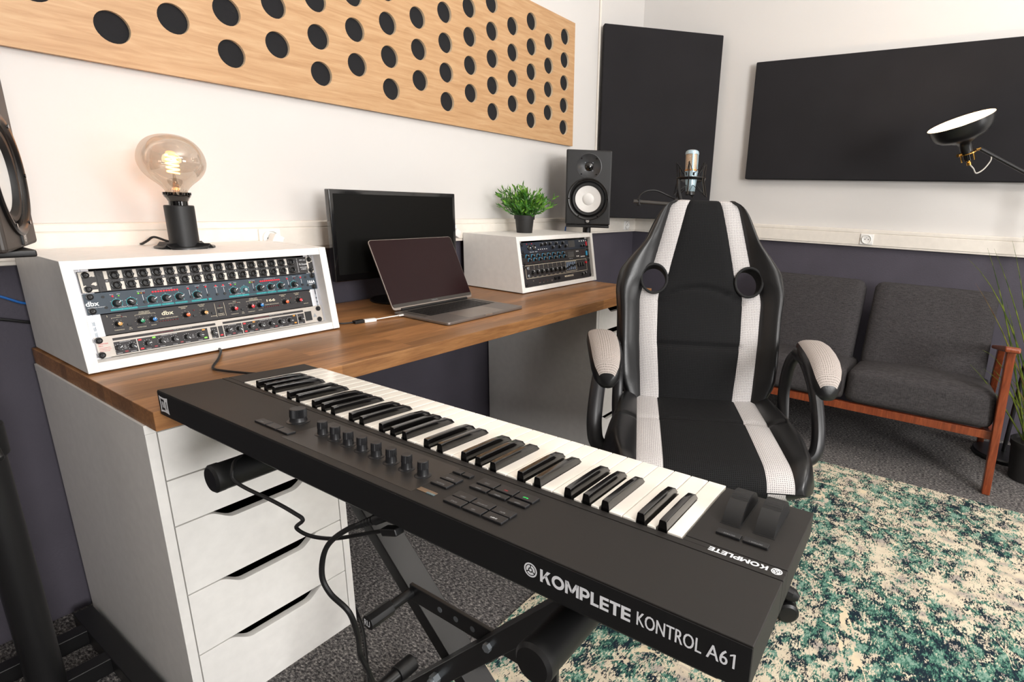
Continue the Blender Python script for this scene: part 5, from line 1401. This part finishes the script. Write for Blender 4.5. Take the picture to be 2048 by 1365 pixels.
tips = [(2.42, -1.83, .90, .22), (2.42, -1.876, .80, .10), (2.43, -1.891, .945, .1), (2.42, -1.966, .98, .14), (2.44, -1.998, 1.0, .1), (2.40, -1.918, .46, .04), (2.41, -1.965, .45, .08), (2.42, -1.985, .46, .1), (2.38, -2.03, .93, .1), (2.45, -2.05, 1.03, .05), (2.5, -2.02, .95, .1), (2.40, -2.08, 1.0, .05), (2.36, -2.1, .85, .05), (2.44, -2.02, .60, .12), (2.38, -2.06, .42, .1), (2.41, -1.94, .70, .16)]
for i, (x, y, z, sg) in enumerate(tips):
    blade((rnd.uniform(-.04, .04), rnd.uniform(-.03, .05), .155), Vector((x, y, z))-G0, sg, rnd.uniform(.0038, .0052), 'blade_brown' if i in (1, 9, 12, 14) else 'blade_green')
for i in range(34):
    a = rnd.uniform(0, 2*pi); r = rnd.uniform(.05, .30); z = rnd.choice([rnd.uniform(.35, .6), rnd.uniform(.6, 1.05)])
    blade((rnd.uniform(-.04, .04), rnd.uniform(-.04, .04), .155), (min(.4, r*math.cos(a)), r*math.sin(a), z), rnd.uniform(.03, .16), rnd.uniform(.003, .0046), 'blade_brown' if rnd.random() < .25 else 'blade_green')

# ------------------------------------------------------------------ microphone on boom stand
MC = Vector((1.776, -.848, 1.118))
mt_ = thing('studio_microphone', 'pale blue condenser microphone in a black cradle above the gaming chair', 'microphone', MC, rot=(R_(-3), R_(4), 0))
MB().lathe([(0, .004), (.016, .004), (.018, .006), (.0205, .03), (.024, .055), (.0262, .075), (.0268, .082)], 36).build('microphone_body', 'mic_blue', mt_, ang=60)
MB().lathe([(.0185, -.008), (.019, .0), (.017, .006)], 24).build('rear_collar', 'black_satin', mt_)
MB().lathe([(.0245, .082), (.0245, .148)], 32).build('grille', 'mic_grille', mt_)
MB().lathe([(.0262, .082), (.0262, .088), (.0246, .088)], 32).build('copper_band', 'copper', mt_)
MB().lathe([(.0268, .146), (.0268, .152), (.025, .158), (.019, .162)], 32).build('top_ring', 'mic_blue', mt_)
MB().lathe([(.019, .161), (.012, .164), (0, .165)], 24).build('top_mesh', 'copper', mt_)
for a in (25, 155, 205, 335): MB().cbox((0, 0, .115), (.0032, .0055, .07), M=RZ(R_(a+57)) @ T(.0258, 0, 0)).build('grille_strut', 'mic_blue', mt_)
sm = thing('shock_mount', 'black spider cradle with elastic cords holding the microphone', 'microphone mount', MC, rot=(R_(-3), R_(4), 0))
MB().tube([(.054*math.cos(2*pi*k/36), .054*math.sin(2*pi*k/36), .052) for k in range(36)], .0042, 8, closed=True, sx=1.6, sy=.8).build('outer_ring', 'black_satin', sm)
top = []; bot = []
for k in range(6):
    a = R_(60*k+14); ca_, sa_ = math.cos(a), math.sin(a)
    tp = Vector((.062*ca_, .062*sa_, .112)); bt_ = Vector((.068*ca_, .068*sa_, -.012)); top.append(tp); bot.append(bt_)
    MB().tube([bt_, Vector((.055*ca_, .055*sa_, .05)), tp], .0028, 6).build('cradle_rod', 'black_satin', sm)
for k in range(6):
    a = R_(60*k+44); q = Vector((.0285*math.cos(a), .0285*math.sin(a), .07)); q2 = Vector((.025*math.cos(a), .025*math.sin(a), .028))
    MB().tube([top[k], q, top[(k+1) % 6]], .0016, 5).build('elastic_cord', 'black_rubber', sm)
    MB().tube([bot[k], q2, bot[(k+1) % 6]], .0016, 5).build('elastic_cord', 'black_rubber', sm)
    MB().cyl(q-Vector((0, 0, .006)), q+Vector((0, 0, .006)), .0035, n=8).build('cord_clip', 'black_plastic', sm)
MB().tube(bez([(-.042, .034, .048), (-.045, .03, .01), (-.036, .024, -.03), (-.03, .018, -.052)], 5), .008, 10).build('mount_stem', 'black_satin', sm)
ms_ = thing('microphone_stand', 'black boom stand behind the gaming chair with a looping microphone cable', 'microphone stand', (1.868, -.97, 0))
MO = Vector((1.868, -.97, 0))
MB().cyl((0, 0, .1), (0, 0, 1.06), .009, n=14).build('upright', 'black_metal', ms_)
MB().cyl(Vector((1.673, -.65, 1.078))-MO, Vector((1.885, -.998, 1.062))-MO, .0072, n=14).build('boom_arm', 'socket_hole', ms_)
MB().cyl((0, 0, 1.03), (0, 0, 1.07), .017, n=16).build('boom_clamp', 'black_plastic', ms_)
for a in (20, 140, 260): MB().tube([(0, 0, .13), (.24*math.cos(R_(a)), .24*math.sin(R_(a)), .0155)], .0075, 8).build('tripod_leg', 'black_metal', ms_)
MB().lathe([(.012, .10), (.018, .11), (.018, .17), (.012, .18)], 16).build('tripod_hub', 'black_plastic', ms_)
MB().rbox((0, 0, 0), (.014, .014, .026), .003, 2, M=T(*(Vector((1.684, -.668, 1.075))-MO))).build('cable_clip', 'black_plastic', ms_)
MB().tube(bez([Vector(p)-MO for p in ((1.684, -.668, 1.07), (1.685, -.668, 1.095), (1.70, -.69, 1.118), (1.725, -.725, 1.122), (1.755, -.775, 1.10), (1.79, -.83, 1.075), (1.83, -.89, 1.04), (1.855, -.94, .95), (1.862, -.955, .6), (1.862, -.957, .2))], 6), .0035, 8).build('microphone_cable', 'cable_black', ms_)
